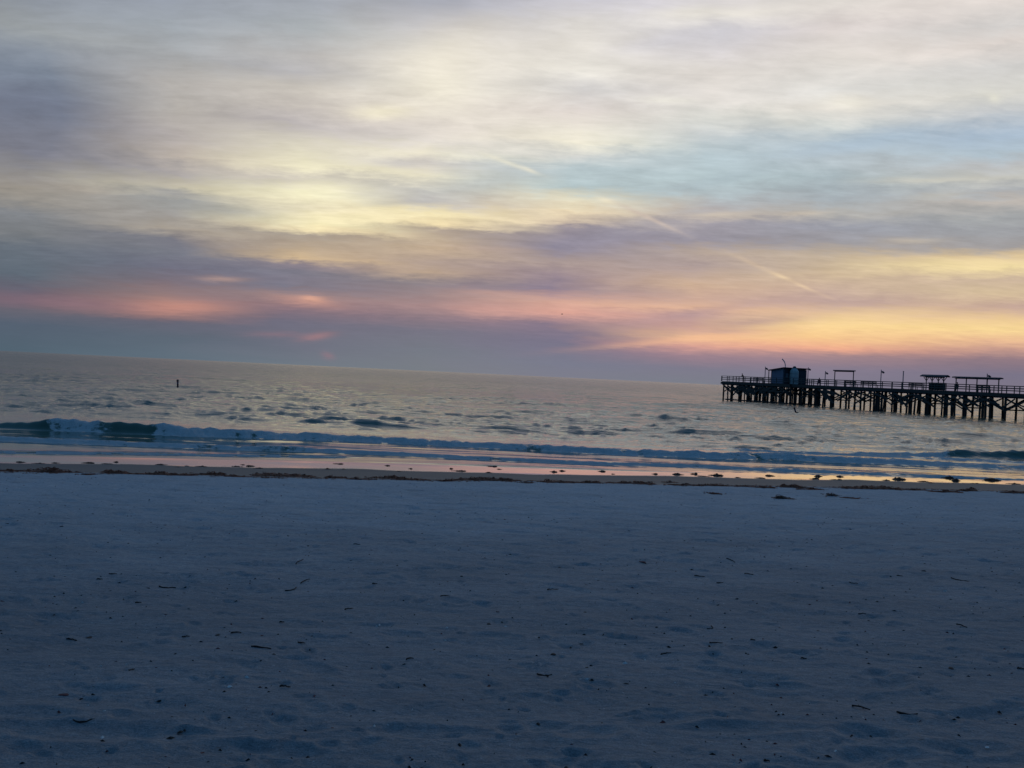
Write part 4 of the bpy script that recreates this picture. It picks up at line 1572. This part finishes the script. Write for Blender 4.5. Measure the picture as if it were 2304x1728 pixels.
# photo x, y, length px, kind: s stick, b bent stick, f forked, d dark scrap, r reddish scrap, w white shell; tilt in the picture
DEB = [(161, 1442, 30, 's', 4), (201, 1436, 18, 'd', 0), (295, 1508, 17, 'd', 5), (587, 1460, 52, 's', 4), (678, 1449, 19, 's', 2),
       (641, 1548, 27, 's', 1), (470, 1553, 12, 'd', 0), (144, 1564, 22, 'r', 0), (189, 1623, 44, 'b', -3), (418, 1435, 15, 's', -10),
       (490, 1430, 15, 'd', 0), (531, 1426, 23, 's', -5), (590, 1431, 13, 'r', 0), (634, 1402, 12, 's', 0), (748, 1639, 12, 'r', -8),
       (455, 1694, 10, 'r', -30), (516, 1546, 13, 'w', 0), (234, 1601, 10, 'w', 0), (485, 1665, 9, 'w', 0),
       (1100, 1405, 15, 'd', 0), (825, 1463, 9, 'd', 0), (1093, 1467, 7, 'd', 0), (1145, 1473, 9, 'r', 0), (1244, 1473, 17, 'd', 0),
       (1499, 1473, 25, 's', -10), (1321, 1503, 12, 'd', 8), (922, 1485, 16, 's', -14), (1409, 1539, 14, 'd', 8), (1212, 1587, 10, 'd', 0),
       (773, 1567, 12, 'r', 0), (1308, 1449, 9, 'd', 0), (1478, 1412, 12, 'd', 0), (1489, 1425, 9, 'r', 0), (1225, 1520, 36, 'b', 4),
       (1410, 1588, 11, 'r', 0), (783, 1669, 6, 'd', 0), (942, 1675, 9, 'd', 0), (1082, 1574, 9, 'r', 10),
       (1595, 1414, 24, 'b', -20), (1611, 1449, 32, 's', -2), (1694, 1442, 11, 's', 0), (1840, 1420, 9, 'd', 0), (2164, 1410, 15, 's', 22),
       (2140, 1505, 18, 'd', 5), (1937, 1595, 36, 'f', 10), (2298, 1507, 16, 's', 4), (1756, 1497, 10, 'd', 0), (1808, 1484, 13, 's', 0),
       (1918, 1530, 8, 'd', 0), (2041, 1607, 42, 'b', 6), (1954, 1397, 8, 'd', 0), (2154, 1665, 11, 'd', 10), (2190, 1716, 10, 'd', 0),
       (1725, 1716, 14, 's', 2), (1940, 1383, 19, 's', -6),
       (17, 1179, 11, 'd', -20), (377, 1323, 40, 'b', 3), (332, 1324, 12, 'd', 0), (224, 1305, 14, 's', 0), (254, 1293, 18, 's', -3),
       (654, 1327, 25, 'b', -22), (687, 1309, 15, 's', -48), (674, 1265, 12, 's', -75), (311, 1358, 14, 's', -3), (139, 1185, 11, 'd', 0),
       (371, 1182, 9, 'd', 0), (1001, 1343, 22, 's', -3), (1124, 1279, 8, 'd', 0), (1326, 1313, 7, 'd', 0), (1445, 1265, 17, 'r', 3),
       (1244, 1328, 28, 's', -5), (1316, 1378, 10, 'd', 4), (803, 1226, 17, 's', 0), (843, 1315, 13, 's', 0), (1038, 1297, 10, 'd', 0),
       (785, 1372, 16, 's', -15), (1644, 1262, 14, 's', 38), (1685, 1293, 21, 's', 3), (1574, 1298, 25, 's', 4), (1620, 1313, 17, 's', -5),
       (2161, 1306, 24, 'b', 15), (2078, 1285, 11, 'd', 0), (2007, 1377, 8, 'r', 0), (2024, 1297, 12, 's', 5), (1921, 1313, 15, 'b', 8)]
sticks = [stick_mesh(40 + i) for i in range(5)]
bents = [stick_mesh(50 + i, bend=-.35) for i in range(2)]
forks = [stick_mesh(60, True, .1)]
lumps = [lump_mesh(70 + i) for i in range(5)]
shellm = shell_mesh()
for m_ in sticks + bents + forks:
    m_.materials.append(M['stick'])
lumps_d = lumps[:3]
lumps_r = lumps[3:]
for m_ in lumps_d:
    m_.materials.append(M['stick'])
for m_ in lumps_r:
    m_.materials.append(M['red'])
shellm.materials.append(M['shell'])
KN = {'s': ('twig', 'straight dark twig', 'twig'), 'b': ('twig', 'bent dark twig', 'twig'), 'f': ('twig', 'forked dark twig', 'twig'),
      'd': ('weed_scrap', 'blackish scrap', 'scrap'), 'r': ('weed_scrap', 'reddish brown scrap', 'scrap'), 'w': ('shell', 'small white shell', 'shell')}


def zone(py):
    if py < 1360:
        return 'on farther sand'
    if py < 1480:
        return 'on middle sand'
    return 'on nearest sand'


cnt = {}
for i, (px, py, ln_, kd, tilt) in sorted(enumerate(DEB), key=lambda q: q[1][0]):
    key = (kd, zone(py))
    rank = cnt.get(key, 0)
    cnt[key] = rank + 1
    g = ground(px, py)
    mpp = (g - Vector((0, 0, CAM_H))).length / FPX
    size = ln_ * mpp * .88
    # picture tilt -> heading on the ground (foreshortened)
    fo_ = max(.06, (CAM_H - g.z) / (g - Vector((0, 0, CAM_H))).length)
    yaw = math.atan2(-math.sin(R(tilt)), math.cos(R(tilt)) * fo_)
    me = {'s': sticks, 'b': bents, 'f': forks, 'd': lumps_d, 'r': lumps_r, 'w': [shellm]}[kd][i % {'s': 5, 'b': 2, 'f': 1, 'd': 3, 'r': 2, 'w': 1}[kd]]
    o = link(KN[kd][0], me)
    o.location = g
    o.rotation_euler = (0, 0, yaw)
    if kd in 'sbf':
        ln3 = math.hypot(math.cos(R(tilt)) * size, math.sin(R(tilt)) * size / fo_)
        th_ = max(.010, size * .075) / .06
        o.scale = (ln3, ln3 * .9, th_ * .9)
        o.scale[1] = max(ln3 * .5, .12)
    elif kd == 'w':
        o.scale = (size, size * 1.3, size)
    else:
        o.scale = (size * .85, size * 1.2, size * .45)
    nm = KN[kd][1]
    word = 'leftmost' if rank == 0 else f'{ordn(rank)} from the left'
    ref = {'s': 'straight twigs', 'b': 'bent twigs', 'f': 'forked twigs', 'd': 'blackish scraps', 'r': 'reddish scraps', 'w': 'shells'}[kd]
    tag(o, f'{nm} {zone(py)}, {word} of the {ref} there', KN[kd][2], 'scraps washed up on the dry sand')

# loose strands of weed between the heaps
rg = random.Random(5)
bm = bmesh.new()
for _ in range(2400):
    x = rg.uniform(-15, 19)
    sx_ = 26.75 + rg.gauss(0, .28) + .35 * math.sin(x * 1.3) * rg.random()
    y = sx_ + .268 * x
    if math.sin(x * 2.1) + math.sin(x * 5.3 + 1) < rg.uniform(-1.6, .8):
        continue
    z = float(beach_z(x, y)) + .006
    hd = rg.gauss(.26, .7)
    l_ = rg.uniform(.04, .16)
    prev = None
    for j in range(4):
        nx = Vector((-math.sin(hd), math.cos(hd), rg.uniform(-.3, .9))) * rg.uniform(.006, .014)
        p_ = Vector((x, y, z + .012 * math.sin(j)))
        v1, v2 = bm.verts.new(p_ + nx), bm.verts.new(p_ - nx * .6)
        if prev:
            bm.faces.new((prev[0], prev[1], v2, v1))
        prev = (v1, v2)
        x += math.cos(hd) * l_ / 3
        y += math.sin(hd) * l_ / 3
        hd += rg.uniform(-.7, .7)
me = bpy.data.meshes.new('seaweed_strands')
bm.to_mesh(me)
bm.free()
me.materials.append(M['weed'])
o = link('seaweed_strands', me)
tag(o, 'loose reddish strands of weed scattered along the tide line', 'seaweed', kind='stuff')

# tiny crumbs nobody could count
rg = random.Random(99)
bm = bmesh.new()
for _ in range(2600):
    y = 3.2 + 22 * rg.random() ** 1.3
    x = rg.uniform(-.56, .56) * (y + .6)
    if y - .268 * x > 25.5:
        continue
    a_ = rg.uniform(0, 6.28)
    l_ = rg.uniform(.006, .022) * (1 + y * .03)
    wd = l_ * rg.uniform(.2, .6)
    z = float(beach_z(x, y))
    u = Vector((math.cos(a_), math.sin(a_), 0)) * l_
    v = Vector((-math.sin(a_), math.cos(a_), 0)) * wd
    c0 = Vector((x, y, z - .004))
    hh = Vector((0, 0, rg.uniform(.006, .014)))
    q = [bm.verts.new(c0 + u), bm.verts.new(c0 + v), bm.verts.new(c0 - u), bm.verts.new(c0 - v)]
    tp = bm.verts.new(c0 + hh)
    mi = 0 if rg.random() < .72 else (1 if rg.random() < .75 else 2)
    for k_ in range(4):
        f_ = bm.faces.new((q[k_], q[(k_ + 1) % 4], tp))
        f_.material_index = mi
me = bpy.data.meshes.new('beach_debris')
bm.to_mesh(me)
bm.free()
for m_ in (M['stick'], M['red'], M['shell']):
    me.materials.append(m_)
o = link('beach_debris', me)
tag(o, 'tiny crumbs of weed, wood and shell scattered over the sand', 'debris', kind='stuff')

# ------------------------------------------------------------------ render settings
SC.cycles.max_bounces = 6
SC.cycles.diffuse_bounces = 3
SC.cycles.glossy_bounces = 3
SC.cycles.caustics_reflective = False
SC.cycles.caustics_refractive = False
SC.cycles.use_denoising = True
SC.cycles.pixel_filter_type = 'BLACKMAN_HARRIS'
SC.cycles.filter_width = 1.5
